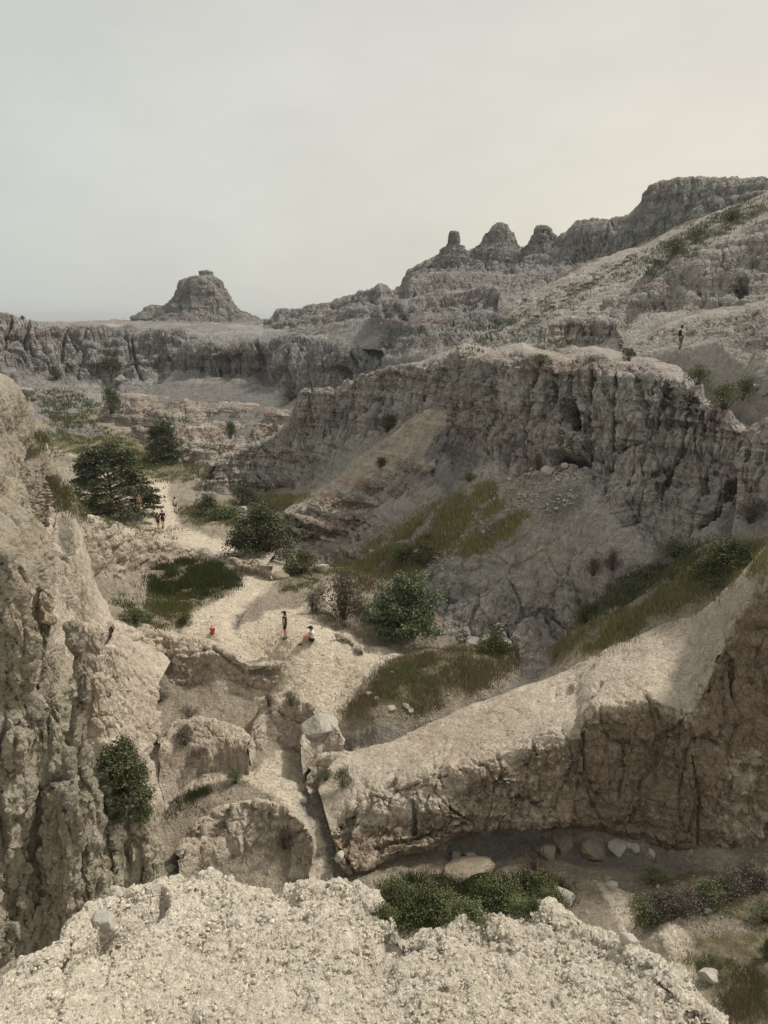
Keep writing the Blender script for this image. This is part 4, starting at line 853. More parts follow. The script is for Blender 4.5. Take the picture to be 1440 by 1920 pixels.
# nearest crag
NR = [(30, 1040), (58, 1088), (82, 1108), (100, 1120), (118, 1160), (135, 1166), (152, 1200), (158, 1225), (168, 1255), (173, 1285), (173, 1320), (168, 1350), (165, 1380), (170, 1410), (182, 1440), (196, 1470), (214, 1492), (240, 1500), (262, 1520), (280, 1550), (295, 1585), (296, 1610), (290, 1640), (280, 1680), (270, 1760), (265, 1860)]
def yn(i, base=0): return base
n3 = len(NR)
def crag_col(dx, Ya, Yb, sh=0):
    out = []
    for i, (a, b) in enumerate(NR):
        out.append((a - 22 + dx(i / (n3 - 1), a), b + sh + 10, Ya + (Yb - Ya) * (i / (n3 - 1)) ** 1.2))
    return out
loft('left_crag', [
    (0, crag_col(lambda t, a: -30, 15, 11.6)),
    (.6, crag_col(lambda t, a: 0, 11.8, 9.6)),
    (1, crag_col(lambda t, a: -14, 11.4, 9.2)),
    (1, crag_col(lambda t, a: -.28 * a - 10, 11.0, 8.8)),
    (1, crag_col(lambda t, a: -.6 * a - 12, 10.6, 8.0)),
    (1, crag_col(lambda t, a: -a - 10, 10.2, 7.0)),
    (1, crag_col(lambda t, a: -a - 130, 9.2, 5.6)),
    (1, crag_col(lambda t, a: -a - 300, 7.5, 4.4))],
    M_left, dict(lump=(.16, 1.4), lumpc=(.10, .5), flute=(.30, .85, 8), flute2=(.14, .3, 5), rib=(.06, .22, 3), cob=(.012, .05), crack=(.14, .5, 4), warp=.8), seed=131, vs=3, cell=1.6, rs=1.0, mode='y', wiggle=(.45, 1.6, 2.6),
    marks=[([(108, 1190), (102, 1240), (99, 1290), (110, 1340), (128, 1390), (131, 1440), (142, 1478)], 11, .8), ([(172, 1440), (175, 1490), (183, 1530), (190, 1565)], 6, .9), ([(230, 1508), (240, 1550), (246, 1600), (248, 1660)], 6, .9),
           ([(72, 1435), (60, 1460), (54, 1500), (40, 1545), (35, 1600), (38, 1680), (46, 1750)], 3.5, .4), ([(68, 1448)], 8, .7), ([(40, 1535)], 7, .6), ([(137, 1560), (139, 1590), (133, 1640), (125, 1700)], 3, .35), ([(56, 1130), (57, 1290)], 3, .3),
           ([(80, 1310)], 5, .3), ([(95, 1165), (97, 1215)], 4, .35), ([(72, 1190)], 11, -.22), ([(75, 1370)], 28, -.3), ([(150, 1365)], 12, -.2), ([(28, 1412)], 15, -.2), ([(148, 1490)], 16, -.2), ([(140, 1185)], 14, -.25), ([(160, 1260)], 10, -.2),
           ([(205, 1500), (225, 1570)], 16, -.3), ([(265, 1540), (275, 1610)], 14, -.25), ([(20, 1250)], 25, -.25), ([(108, 1600), (110, 1680)], 14, -.12)])

CR = dict(lump=(.10, .9), lumpc=(.07, .35), flute=(.16, .5, 7), flute2=(.06, .2, 4), rib=(.035, .16, 2.5), cob=(.012, .045), crack=(.09, .4, 4), warp=.6)
for prof, Yp, sd, dp in (
    ([(-60, 24, 1036), (-70, 46, 1062), (-80, 58, 1110), (-90, 60, 1200), (-100, 62, 1300), (-100, 76, 1355), (-100, 82, 1395), (-110, 62, 1445), (-120, 50, 1560), (-120, 52, 1700), (-120, 60, 1960)], 8.3, 201, .45),
    ([(62, 84, 1098), (57, 98, 1112), (56, 103, 1165), (56, 101, 1230), (55, 98, 1290), (54, 102, 1340), (50, 120, 1385), (48, 129, 1425), (46, 130, 1480), (40, 129, 1560), (30, 134, 1680), (30, 142, 1960)], 8.7, 202, .6),
    ([(127, 140, 1164), (121, 152, 1172), (127, 160, 1205), (133, 170, 1250), (136, 174, 1290), (135, 172, 1330), (132, 165, 1360), (131, 167, 1395), (133, 174, 1440), (134, 184, 1490), (126, 190, 1550), (118, 204, 1630), (105, 214, 1720), (100, 222, 1960)], 9.0, 203, .8),
    ([(178, 191, 1446), (173, 203, 1462), (172, 220, 1498), (176, 232, 1545), (180, 240, 1600), (178, 244, 1660), (176, 250, 1960)], 9.4, 204, .9),
    ([(228, 244, 1486), (222, 262, 1500), (226, 280, 1530), (234, 294, 1568), (240, 298, 1605), (242, 295, 1645), (240, 288, 1700), (238, 284, 1960)], 9.7, 205, .9),
    ([(98, 128, 1470), (90, 142, 1484), (84, 150, 1530), (80, 152, 1600), (72, 160, 1700), (60, 170, 1960)], 8.5, 206, .6)):
    spire('clay_pillar', prof, Yp, M_left, CR, depth=dp, n=260, seed=sd, cell=1.5)

# ------------------------------------------------------------------ the crumbly outcrop under the camera
FE = [(-260, 1900, 1.9), (-120, 1880, 1.9), (0, 1842, 2.0), (25, 1822, 2.1), (75, 1782, 2.2), (120, 1762, 2.3), (130, 1728, 2.45), (165, 1694, 2.6), (205, 1684, 2.7), (215, 1655, 2.85), (240, 1660, 2.85), (280, 1645, 2.9), (325, 1642, 2.9), (370, 1646, 2.9), (382, 1626, 3.0), (405, 1620, 3.0), (420, 1635, 2.95), (500, 1652, 2.85), (520, 1650, 2.85),
      (545, 1640, 2.9), (580, 1630, 2.9), (640, 1634, 2.85), (670, 1646, 2.8), (695, 1668, 2.7), (717, 1697, 2.6), (735, 1722, 2.5), (751, 1740, 2.4), (807, 1742, 2.35), (845, 1734, 2.35), (890, 1720, 2.4), (968, 1712, 2.4), (984, 1702, 2.45), (1023, 1696, 2.45), (1057, 1706, 2.4), (1084, 1718, 2.35), (1123, 1750, 2.25), (1173, 1773, 2.15),
      (1218, 1801, 2.05), (1234, 1828, 2.0), (1262, 1845, 1.95), (1295, 1888, 1.85), (1340, 1905, 1.8), (1357, 1925, 1.75), (1420, 2000, 1.6), (1520, 2100, 1.45)]
fe = np.array(FE)
def fg_row(f, drop_y, k):
    # rows that run from the edge down towards the photographer's feet
    out = []
    for a, b, c in FE:
        bb = b + (2250 - b) * f
        out.append((720 + (a - 720) * (1 + .1 * f), bb, c + (1.02 - c) * (1 - (1 - f) ** 1.25)))
    return out
loft('near_outcrop', [
    (0, [(a + (a - 720) * .02, b + 170, c - .35) for a, b, c in FE]),
    (.5, shift(FE, 0, 22, .08)), (.9, FE), (.7, shift(FE, 0, 9, -.06)), (.5, fg_row(.10, 0, 0)), (.4, fg_row(.3, 0, 0)), (.4, fg_row(.6, 0, 0)), (.4, fg_row(1, 0, 0))],
    M_near, dict(lump=(.07, .5), lumpc=(.05, .16), cob=(.016, .045), rib=(.03, .09, 1), warp=.3), sink=(), seed=141, vs=4, cell=1.5, rs=1.2,
    marks=[([(306, 1690), (300, 1712), (200, 1780), (120, 1830)], 12, .10), ([(190, 1740)], 16, -.08), ([(215, 1760), (150, 1800)], 16, .10), ([(520, 1665), (560, 1700)], 12, .04), ([(760, 1760), (700, 1800)], 25, .05), ([(1030, 1715)], 26, -.05), ([(250, 1690), (300, 1680)], 18, -.05), ([(440, 1700)], 30, -.03)])

# ------------------------------------------------------------------ looking for the surface under a photo pixel
bpy.context.view_layer.update()
_dg = bpy.context.evaluated_depsgraph_get()
CAMP = Vector((0, 0, ZC))
def hit(px, py):
    v = (960 - py) / FPX; u = (px - 720) / FPX
    d = Vector((u, cp + v * sp, -sp + v * cp)).normalized()
    r = scene.ray_cast(_dg, CAMP, d, distance=2000)
    return (r[1], r[2], r[4]) if r[0] else (None, None, None)
def down(x, y, top=6):
    r = scene.ray_cast(_dg, Vector((x, y, top + ZC)), Vector((0, 0, -1)), distance=200)
    return (r[1], r[2]) if r[0] else (None, None)
def msize(px, loc):      # metres per photo pixel at a place
    return (loc[1] * cp - (loc[2] - ZC) * sp) / FPX

# ------------------------------------------------------------------ plant materials
def leaf_mat(name, a, b, rough=.7):
    m = bpy.data.materials.new(name); m.use_nodes = True; nt = m.node_tree; L = nt.links
    bs = nt.nodes['Principled BSDF']; bs.inputs['Roughness'].default_value = rough; bs.inputs['Specular IOR Level'].default_value = .2
    at = ND(nt, 'ShaderNodeAttribute'); at.attribute_name = 'tint'
    mx = ND(nt, 'ShaderNodeMix'); mx.data_type = 'RGBA'; mx.inputs[6].default_value = a; mx.inputs[7].default_value = b
    L.new(at.outputs['Fac'], mx.inputs[0]); L.new(mx.outputs[2], bs.inputs['Base Color'])
    return m
L_jun = leaf_mat('juniper_leaves', lin('3b402c'), lin('62654a'))
L_cot = leaf_mat('broad_leaves', lin('46503a'), lin('6f7a58'))
L_grn = leaf_mat('green_leaves', lin('424a2d'), lin('686d48'))
L_sage = leaf_mat('sage_leaves', lin('4d5238'), lin('787c5c'))
L_grey = leaf_mat('dry_twigs', lin('57524a'), lin('7d776a'))
L_grass = leaf_mat('grass_green', lin('59623e'), lin('8f8b61'))
L_gold = leaf_mat('grass_gold', lin('6f7049'), lin('a39a6e'))
L_brown = leaf_mat('grass_brown', lin('67604a'), lin('96896a'))
M_bark = leaf_mat('bark', lin('4b4036'), lin('5d5146'), .9)

def tube_np(pts, rads, n=5):
    pts = np.array(pts, float); rads = np.array(rads, float); V = []; F = []
    for i, p in enumerate(pts):
        t = pts[min(i + 1, len(pts) - 1)] - pts[max(i - 1, 0)]; t /= np.linalg.norm(t) + 1e-9
        a = np.cross(t, [0, 0, 1.] if abs(t[2]) < .9 else [1., 0, 0]); a /= np.linalg.norm(a); b = np.cross(t, a)
        th = np.arange(n) / n * 2 * math.pi
        V.append(p + rads[i] * (np.cos(th)[:, None] * a + np.sin(th)[:, None] * b))
    for i in range(len(pts) - 1):
        for k in range(n):
            F.append((i * n + k, i * n + (k + 1) % n, (i + 1) * n + (k + 1) % n, (i + 1) * n + k))
    return np.concatenate(V), np.array(F)
def join_np(parts):
    V = []; F = []; o = 0
    for v, f in parts: V.append(v); F.append(f + o); o += len(v)
    return np.concatenate(V), np.concatenate(F)
def leaves_np(cent, size, rng, up=.0, aspect=.55):
    """one small folded leaf (quad) per centre"""
    n = len(cent); d = rng.normal(size=(n, 3)); d[:, 2] += up; d /= np.linalg.norm(d, axis=1, keepdims=True)
    e = rng.normal(size=(n, 3)); e -= (e * d).sum(1, keepdims=True) * d; e /= np.linalg.norm(e, axis=1, keepdims=True) + 1e-9
    s = size * rng.uniform(.6, 1.3, (n, 1))
    V = np.stack([cent - d * s, cent + e * s * aspect, cent + d * s, cent - e * s * aspect], 1).reshape(-1, 3)
    F = np.arange(n * 4).reshape(n, 4)
    return V, F
def branch_paths(rng, H, Wd, n, kind):
    """limb centre lines for a shrub/tree of unit height"""
    out = []
    for i in range(n):
        a = rng.uniform(0, 2 * math.pi)
        if kind == 'conifer':
            h = H * rng.uniform(.02, .93) ; r = Wd * .5 * (1 - (h / H)) ** .55 * rng.uniform(.65, 1.08) + .03 * Wd
            p0 = np.array([0, 0, h * .92]); p1 = np.array([math.cos(a) * r * .5, math.sin(a) * r * .5, h + .03 * H]); p2 = np.array([math.cos(a) * r, math.sin(a) * r, h + H * rng.uniform(-.06, .06)])
        else:
            el = rng.uniform(.05, 1.0) ** .8 * math.pi / 2
            R = np.array([Wd * .5 * math.cos(el), 0, H * math.sin(el)]); k = rng.uniform(.6, 1.03)
            p2 = np.array([math.cos(a) * R[0], math.sin(a) * R[0], R[2]]) * k; p2[2] = max(p2[2], .05 * H)
            p0 = np.array([math.cos(a) * .03 * Wd, math.sin(a) * .03 * Wd, 0]); p1 = p0 * .5 + p2 * .5; p1[:2] *= .8; p1[2] += .02 * H
        out.append((p0, p1, p2))
    return out
def make_plant(name, H, Wd, limbs, leaves, lsize, lm, rng, kind='round', clump=.16, stems=True, trunk=False):
    """returns (foliage mesh or None, branch mesh)"""
    br = branch_paths(rng, H, Wd, limbs, kind); P = []
    if trunk: P.append(tube_np([(0, 0, -.3), (.02 * H, 0, .3 * H), (0, 0, .6 * H), (0, 0, .97 * H)], [.028 * H, .022 * H, .012 * H, .003 * H], 6))
    for k, (a, b, c) in enumerate(br):
        if kind != 'conifer' or k % 2 == 0:
            P.append(tube_np([a - np.array([0, 0, .1 if kind != 'conifer' else 0]), b, c], [.012 * H, .008 * H, .003 * H], 4))
            if kind == 'twig':
                for q in range(5):
                    t = rng.uniform(.35, 1); s = b + (c - b) * t if t > .5 else a + (b - a) * 2 * t
                    e = s + rng.normal(size=3) * .16 * H + np.array([0, 0, .08 * H]); P.append(tube_np([s, e], [.006 * H, .002 * H], 3))
    bm = mesh_np(name + '_branches', *join_np(P), M_bark, True, {'tint': np.random.default_rng(3).uniform(0, 1, sum(len(v) for v, _ in P))})
    fm = None
    if leaves:
        ends = np.array([c for a, b, c in br]); mids = np.array([b for a, b, c in br])
        idx = rng.integers(0, len(br), leaves); t = rng.uniform(.2, 1.08, leaves)[:, None] ** .55; t = t * rng.uniform(.75, 1.05, len(br))[idx][:, None]
        cen = mids[idx] * (1 - t) + ends[idx] * t
        s = clump * np.array([Wd, Wd, H * (.35 if kind == 'conifer' else .8)])
        cen = cen + rng.normal(size=(leaves, 3)) * s * .5 * (1.15 - .6 * t)
        cen[:, 2] = np.maximum(cen[:, 2], .02 * H)
        V, F = leaves_np(cen, lsize, rng, up=.3)
        tint = np.clip(rng.uniform(0, .6, leaves) + .5 * rng.uniform(0, 1, len(br))[idx], 0, 1)
        fm = mesh_np(name + '_foliage', V, F, lm, False, {'tint': np.repeat(tint, 4)})
    return fm, bm
def place_plant(name, proto, loc, sc, rz, label, cat, group=None, sz=None):
    fm, bm = proto
    r = bpy.data.objects.new(name, None); C.objects.link(r); r.location = loc; r.rotation_euler = (0, 0, rz)
    r.scale = (sc[0], sc[0], sc[1]); r.empty_display_size = .2
    tag(r, label, cat, group)
    tree = cat == 'tree'
    if fm: link('crown' if tree else 'foliage', fm, r)
    if bm: link('trunk' if tree else 'branches', bm, r)
    return r

rg = np.random.default_rng(11)
PJ = make_plant('conifer', 1, 1.25, 120, 20000, .020, L_jun, rg, 'conifer', .10, trunk=True)
PJ2 = make_plant('upright_juniper', 1, .75, 90, 9000, .027, L_jun, rg, 'conifer', .2, trunk=True)
PR_ = make_plant('round_juniper', 1, 1.3, 90, 15000, .019, L_jun, rg, 'round', .13, trunk=True)
PC = make_plant('broad_bush', 1, 1.1, 75, 14000, .019, L_cot, rg, 'round', .13, trunk=True)
PL = make_plant('leaning_juniper', 1, .8, 90, 13000, .02, L_jun, rg, 'conifer', .17, trunk=True)
PB = [make_plant('bush', 1, 1.3, 45, 2400, .035, L_grn, rg, 'round', .2) for _ in range(3)]
PD = [make_plant('dark_bush', 1, 1.4, 45, 2400, .033, L_jun, rg, 'round', .2) for _ in range(2)]
PS = [make_plant('sage', 1, 1.6, 40, 1800, .035, L_sage, rg, 'round', .22) for _ in range(3)]
PT = [make_plant('dry_shrub', 1, 1.5, 42, 1100, .03, L_grey, rg, 'twig', .25) for _ in range(3)]
PW = [make_plant('bare_twigs', 1, .8, 26, 0, .03, L_grey, rg, 'twig') for _ in range(2)]

def plant(name, proto, px, py, wpx, hpx, label, cat, group=None, rz=None, dz=-.05):
    """stands on the surface seen at (px, py); wpx/hpx is its size in the view"""
    loc, n, o = hit(px, py)
    if loc is None: print('MISS', label); return
    m = msize(px, loc); Hm = hpx * m * 1.04; Wm = wpx * m
    rr = random.Random(int(px * 7 + py)); fm = proto[0] or proto[1]
    co = np.empty(len(fm.vertices) * 3, np.float32); fm.vertices.foreach_get('co', co); co = co.reshape(-1, 3)
    w0 = np.percentile(co[:, 0], 99) - np.percentile(co[:, 0], 1); h0 = np.percentile(co[:, 2], 99.5)
    loc = loc.copy(); loc.y += Wm * .15; g = down(loc.x, loc.y, -ZC + loc.z + 1.5)[0]
    if g is not None and abs(g.z - loc.z) < .6 * Hm + .3: loc.z = g.z
    return place_plant(name, proto, (loc.x, loc.y, loc.z + dz), (Wm / w0, Hm / h0), rr.uniform(0, 6.28) if rz is None else rz, label, cat, group)

plant('conifer', PJ, 200, 968, 160, 126, 'large dark conifer beside the pale trail, its lowest boughs spreading over the grass', 'tree', rz=.4)
plant('juniper_tree', PJ2, 303, 864, 56, 70, 'upright dark green tree alone in the back meadow', 'tree')
plant('juniper_tree', PR_, 487, 1036, 124, 102, 'round dark juniper where the trail bends, under the banded mound', 'tree')
plant('broadleaf_tree', PC, 765, 1198, 128, 116, 'round mid green broadleaf tree beside the dry creek bed', 'tree')
plant('juniper_tree', PL, 218, 1478, 106, 130, 'green juniper growing out from behind the nearest left crag', 'tree')
B = lambda *a, **k: plant(*a, **k)
SH = 'shrub'
shr = [
 (PB[0], 567, 1078, 66, 46, 'round green shrub beside the trail below the round juniper'),
 (PB[1], 347, 1172, 26, 24, 'small dark green shrub at the front edge of the grassy basin'),
 (PB[2], 252, 1170, 50, 34, 'low green shrub in the left front corner of the grassy basin'),
 (PD[0], 386, 968, 42, 40, 'dark green shrub beside the thin trail marker'),
 (PD[1], 456, 946, 52, 40, 'spreading dark shrub in front of the shaded rock shelter'),
 (PB[0], 930, 1226, 48, 46, 'bright green shrub between two pale stones by the creek'),
 (PT[0], 640, 1168, 100, 96, 'large brown and dark leafless shrub behind the seated person'),
 (PT[1], 588, 1150, 46, 40, 'small brown shrub left of the large brown one'),
 (PB[1], 758, 1060, 50, 36, 'green shrub left of the pale rock on the grassy slope'),
 (PB[2], 792, 1062, 36, 44, 'narrow green shrub right of the pale rock on the grassy slope'),
 (PT[2], 806, 1018, 30, 18, 'grey shrub on the rubble strip above the broadleaf tree'),
 (PS[0], 1017, 684, 40, 20, 'flat dark shrub on the rim of the fluted wall'),
 (PS[1], 1180, 677, 24, 24, 'small sage clump on the shelf, left of the walking man'),
 (PS[2], 1311, 722, 42, 38, 'sage bush growing on the wall edge below the walking man'),
 (PS[0], 1362, 772, 60, 50, 'wide sage bush on the slope at the right end of the wall'),
 (PS[1], 1398, 748, 50, 40, 'grey green bush above the wide sage bush at the right'),
 (PD[0], 728, 808, 42, 30, 'dark shrub in the corner between fluted wall and talus crest'),
 (PD[1], 714, 880, 20, 20, 'small round shrub alone on the bright talus rib'),
 (PD[0], 545, 752, 26, 20, 'dark shrub left of the castellated wall end'),
 (PD[1], 432, 820, 22, 30, 'dark shrub in the cleft of the banded ledges'),
 (PT[0], 1150, 1072, 34, 36, 'grey brushy shrub on the lower wall above the pale green outcrop'),
 (PT[1], 1112, 1092, 34, 30, 'grey shrub just left of the brushy one on the lower wall'),
 (PB[0], 1100, 1168, 44, 36, 'green shrub at the foot of the wall near the creek bend'),
 (PB[1], 1370, 1068, 90, 50, 'vivid green bush where the grassy slope meets the right peak'),
 (PB[2], 1325, 1088, 60, 44, 'green bush left of the vivid green one on the grassy slope'),
 (PS[2], 1270, 1052, 70, 34, 'sage bush high on the slope below the wall overhang'),
 (PS[0], 1212, 1088, 60, 30, 'grey green sage on the slope above the flowering strip'),
 (PS[1], 1345, 1108, 60, 22, 'dull low sage beside the top of the pale ramp'),
 (PT[2], 1412, 985, 60, 50, 'dark brush on the slope at the right edge of view'),
 (PS[2], 1190, 1110, 40, 28, 'low sage beside the pale green outcrop'),
 (PD[0], 198, 700, 46, 22, 'dark patch of brush on the foot of the back rim'),
 (PD[1], 222, 700, 22, 14, 'little dark bush right of the brush on the back rim'),
 (PD[0], 130, 690, 24, 10, 'thin dark bush low on the left rim'),
 (PD[1], 42, 599, 8, 7, 'tiny bush on the skyline of the left rim'),
 (PD[0], 1393, 333, 16, 8, 'tiny bush on the flat top of the mesa'),
 (PD[1], 208, 780, 36, 50, 'dark shrub in the gully between meadow and banded ledges'),
 (PD[0], 105, 712, 20, 18, 'dark shrub beside the pale boulder at the back'),
 (PS[0], 1270, 478, 60, 30, 'scrub low on the grassy chute under the mesa'),
 (PS[1], 1310, 452, 50, 24, 'scrub in the middle of the grassy chute'),
 (PS[2], 1375, 415, 50, 22, 'scrub high on the grassy chute'),
 (PS[0], 1230, 498, 30, 14, 'small scrub at the bottom of the grassy chute'),
 (PS[0], 440, 1474, 38, 34, 'grey green tuft on the edge of the lower mound'),
 (PS[1], 642, 1478, 40, 42, 'grey shrub on the bank right of the gully'),
 (PS[2], 612, 1465, 26, 24, 'small grey shrub on the gully bank beside a larger one'),
 (PT[0], 345, 1412, 54, 36, 'dry grey shrub on the slope below the platform'),
 (PT[1], 372, 1430, 46, 30, 'dry shrub just below the first on the platform slope'),
 (PT[2], 298, 1318, 32, 26, 'small dry bush on the slope beside the clay towers'),
 (PT[0], 503, 1326, 30, 24, 'grey brush at the left end of the gully bank'),
 (PT[1], 545, 1335, 34, 30, 'twiggy brush on top of the gully bank'),
 (PT[2], 352, 1345, 44, 26, 'dry brush close under the platform edge'),
 (PB[0], 1438, 1800, 26, 50, 'bright green bush cut by the right edge of the view'),
 (PB[2], 268, 1545, 44, 40, 'green sprig at the foot of the juniper behind the crag'),
 (PT[0], 420, 1555, 34, 20, 'dry tuft in the hollow of the lower mound'),
 (PB[1], 420, 975, 60, 24, 'low green shrub right of the trail marker'),
 (PS[1], 880, 905, 30, 18, 'grey tuft at the foot of the fluted wall'),
 (PT[0], 1010, 885, 34, 30, 'grey brush at the left of the wall cave'),
 (PB[0], 905, 1225, 26, 18, 'low green tuft beside the flat white stone'),
]
for pr, px, py, wp, hp, lab in shr: plant('shrub', pr, px, py, wp, hp, lab, SH)
plant('bare_shrub', PW[0], 532, 1598, 34, 62, 'leafless twiggy shrub on the slope of the lower mound', SH)
plant('bare_shrub', PW[1], 1005, 1668, 70, 96, 'tall leafless shrub standing in the green thicket', SH)
r_ = random.Random(5)
for k in range(22):
    px = 722 + 330 * ((k * .618) % 1); py = 1712 - 30 * ((k * .37) % 1) + (10 if px < 900 else 0) + (12 if 760 < px < 900 else 0)
    plant('shrub', PB[k % 3], px, py, r_.uniform(46, 70), r_.uniform(34, 54), 'leafy green bush in the thicket behind the near outcrop', SH, 'green bushes of the thicket')
for k in range(20):
    px = 1205 + 240 * ((k * .618 + .1) % 1); py = 1655 + 85 * ((k * .37) % 1)
    plant('shrub', PT[k % 3] if k % 4 else PS[k % 3], px, py, r_.uniform(50, 80), r_.uniform(30, 46), 'dark grey brush in the tangle under the right end of the wall', SH, 'brush under the right wall')

# ------------------------------------------------------------------ grass
def rand_in_poly(poly, n, rng):
    p = np.array(poly, float); lo, hi = p.min(0), p.max(0); out = np.empty((0, 2))
    while len(out) < n:
        q = rng.uniform(lo, hi, (n * 2, 2)); q = q[inpoly(q[:, 0], q[:, 1], [tuple(a) for a in poly]) > 0]; out = np.concatenate([out, q])
    return out[:n]
def grass(name, poly, n, h, mat, label, seed, wpx=1.0, dense=5, jitter=.5):
    rng = np.random.default_rng(seed); V = []; T = []
    ext = .10 * math.sqrt(abs(np.ptp(np.array(poly)[:, 0]) * np.ptp(np.array(poly)[:, 1])))
    locs = []
    for px, py in rand_in_poly(poly, int(n * 1.35), rng):
        loc, nn, o = hit(px + rng.normal() * ext * .6, py + rng.normal() * ext * .35)
        if loc is None or (o and o.name.startswith(('near', 'foliage', 'crown', 'branches', 'trunk'))): continue
        locs.append((loc.x, loc.y, loc.z, msize(px, loc)))
    locs = np.array(locs); keeps = fbm(np.stack([locs[:, 0] / 1.2, locs[:, 1] / 1.2, 0 * locs[:, 0]], -1), 2, seed)
    for (lx, ly, lz, m), keep in zip(locs, keeps):
        if keep < -.12 + rng.normal() * .15: continue
        loc = (lx, ly, lz)
        b = np.array(loc); k = dense; hh = h * .62 * rng.uniform(.5, 1.25) * (1 + .6 * keep)
        base = b + rng.normal(size=(k, 3)) * [.10, .10, 0] * (1 + b[1] / 60)
        tip = base + rng.normal(size=(k, 3)) * [hh * .35, hh * .35, 0] + [0, 0, hh] * rng.uniform(.6, 1.1, (k, 1))
        w = np.array([m * .9 * wpx, 0, 0]) * rng.uniform(.5, 1, (k, 1))
        V.append(np.stack([base - w - [0, 0, .08], base + w - [0, 0, .08], tip], 1).reshape(-1, 3))
        T.append(np.repeat(np.clip(rng.uniform(0, 1, k) * .7 + .3 * (rng.uniform() < .3) + .2 * keep, 0, 1), 3))
    V = np.concatenate(V); F = np.arange(len(V)).reshape(-1, 3)
    o = link(name, mesh_np(name, V, F, mat, False, {'tint': np.concatenate(T)})); tag(o, label, 'grass', None, 'stuff')
G = grass
G('tall_grass', [(278, 1085), (300, 1060), (360, 1052), (425, 1064), (444, 1085), (436, 1112), (380, 1118), (330, 1112), (285, 1112)], 2600, .55, L_grn, 'tall green grass filling the basin under the embankment', 1, dense=6)
G('grass', [(280, 1110), (380, 1120), (355, 1150), (350, 1172), (300, 1180), (268, 1165)], 1500, .3, L_grass, 'shorter brownish grass in front of the tall basin grass', 2)
G('grass', [(215, 1090), (262, 1100), (262, 1140), (235, 1165), (205, 1120)], 220, .3, L_sage, 'thin grey weeds on the gravel left of the basin', 3)
G('grass', [(60, 735), (140, 730), (190, 765), (180, 800), (90, 800)], 900, .7, L_sage, 'dull green scrub grass under the back rim', 4)
G('grass', [(60, 818), (160, 808), (260, 825), (375, 868), (390, 890), (300, 905), (240, 880), (100, 848)], 2600, .55, L_grass, 'meadow grass around the far trail', 5)
G('grass', [(330, 955), (380, 945), (450, 955), (445, 985), (370, 985)], 900, .4, L_gold, 'yellow green grass right of the walkers', 6)
G('grass', [(105, 905), (165, 930), (260, 985), (350, 1000), (330, 1010), (240, 990), (150, 975), (110, 955)], 800, .35, L_grass, 'green grass on the bank under the large conifer', 7)
G('grass', [(640, 1335), (690, 1285), (740, 1240), (850, 1212), (960, 1215), (972, 1248), (880, 1300), (760, 1345), (700, 1350)], 4200, .32, L_brown, 'brown and green weeds on the mound beside the creek', 8)
G('grass', [(700, 1290), (760, 1240), (880, 1225), (870, 1270), (760, 1320)], 1000, .3, L_grass, 'greener weeds in the middle of the creek mound', 9)
G('grass', [(1035, 1240), (1060, 1210), (1200, 1135), (1330, 1055), (1440, 1020), (1440, 1050), (1290, 1130), (1200, 1178), (1090, 1228)], 3400, .42, L_gold, 'yellow flowering grass strip above the pale ramp', 10, dense=6)
G('grass', [(620, 1070), (700, 1020), (780, 980), (850, 930), (930, 905), (945, 950), (880, 985), (830, 1040), (770, 1075), (690, 1090)], 3600, .5, L_gold, 'long golden grass on the steep slope above the broadleaf tree', 11, dense=6)
G('grass', [(860, 1040), (890, 1000), (960, 960), (990, 960), (960, 1000), (900, 1035)], 900, .4, L_gold, 'small tongue of yellow grass right of the rubble strip', 12)
G('grass', [(590, 1110), (690, 1060), (790, 1065), (730, 1110), (650, 1185), (590, 1165)], 2200, .35, L_brown, 'brown dry grass on the slope behind the seated person', 13)
G('grass', [(455, 955), (500, 925), (590, 930), (560, 950), (480, 965)], 700, .45, L_gold, 'yellowed grass below the rock shelter', 14)
G('grass', [(530, 1095), (620, 1062), (650, 1075), (600, 1095), (540, 1110)], 600, .3, L_grass, 'narrow strip of grass beside the bright rib of the slope', 15)
G('grass', [(1100, 1130), (1200, 1080), (1290, 1030), (1340, 1010), (1350, 1035), (1230, 1105), (1120, 1160)], 1400, .35, L_sage, 'grey green brush grass along the foot of the big wall', 16)
G('grass', [(710, 1740), (705, 1665), (760, 1645), (860, 1652), (1050, 1645), (1075, 1690), (960, 1720), (800, 1745)], 2600, .45, L_grn, 'fresh green undergrowth of the thicket behind the outcrop', 17)
G('grass', [(1290, 1745), (1440, 1735), (1460, 1900), (1370, 1900), (1300, 1800)], 2600, .25, L_grass, 'patchy grass in the lower right corner', 18)
G('grass', [(1380, 1830), (1440, 1810), (1440, 1920), (1370, 1920)], 700, .35, L_brown, 'rusty brown grass in the lower right corner', 19)
G('grass', [(1190, 1690), (1250, 1690), (1250, 1735), (1190, 1730)], 350, .25, L_gold, 'dry grass tuft on the gravel bank above the small gully', 20)
G('grass', [(285, 1530), (330, 1495), (400, 1478), (402, 1492), (330, 1528)], 900, .3, L_grn, 'narrow band of green grass between crag and lower mound', 21)
G('grass', [(1220, 480), (1290, 430), (1400, 380), (1440, 370), (1440, 400), (1330, 455), (1240, 500)], 900, .6, L_sage, 'dull grass on the steep chute under the mesa', 22)

G('grass', [(850, 665), (1000, 575), (1150, 510), (1240, 470), (1240, 500), (1100, 545), (960, 620), (880, 665)], 700, .5, L_sage, 'thin grey green growth down the diagonal scree under the ridge', 23)

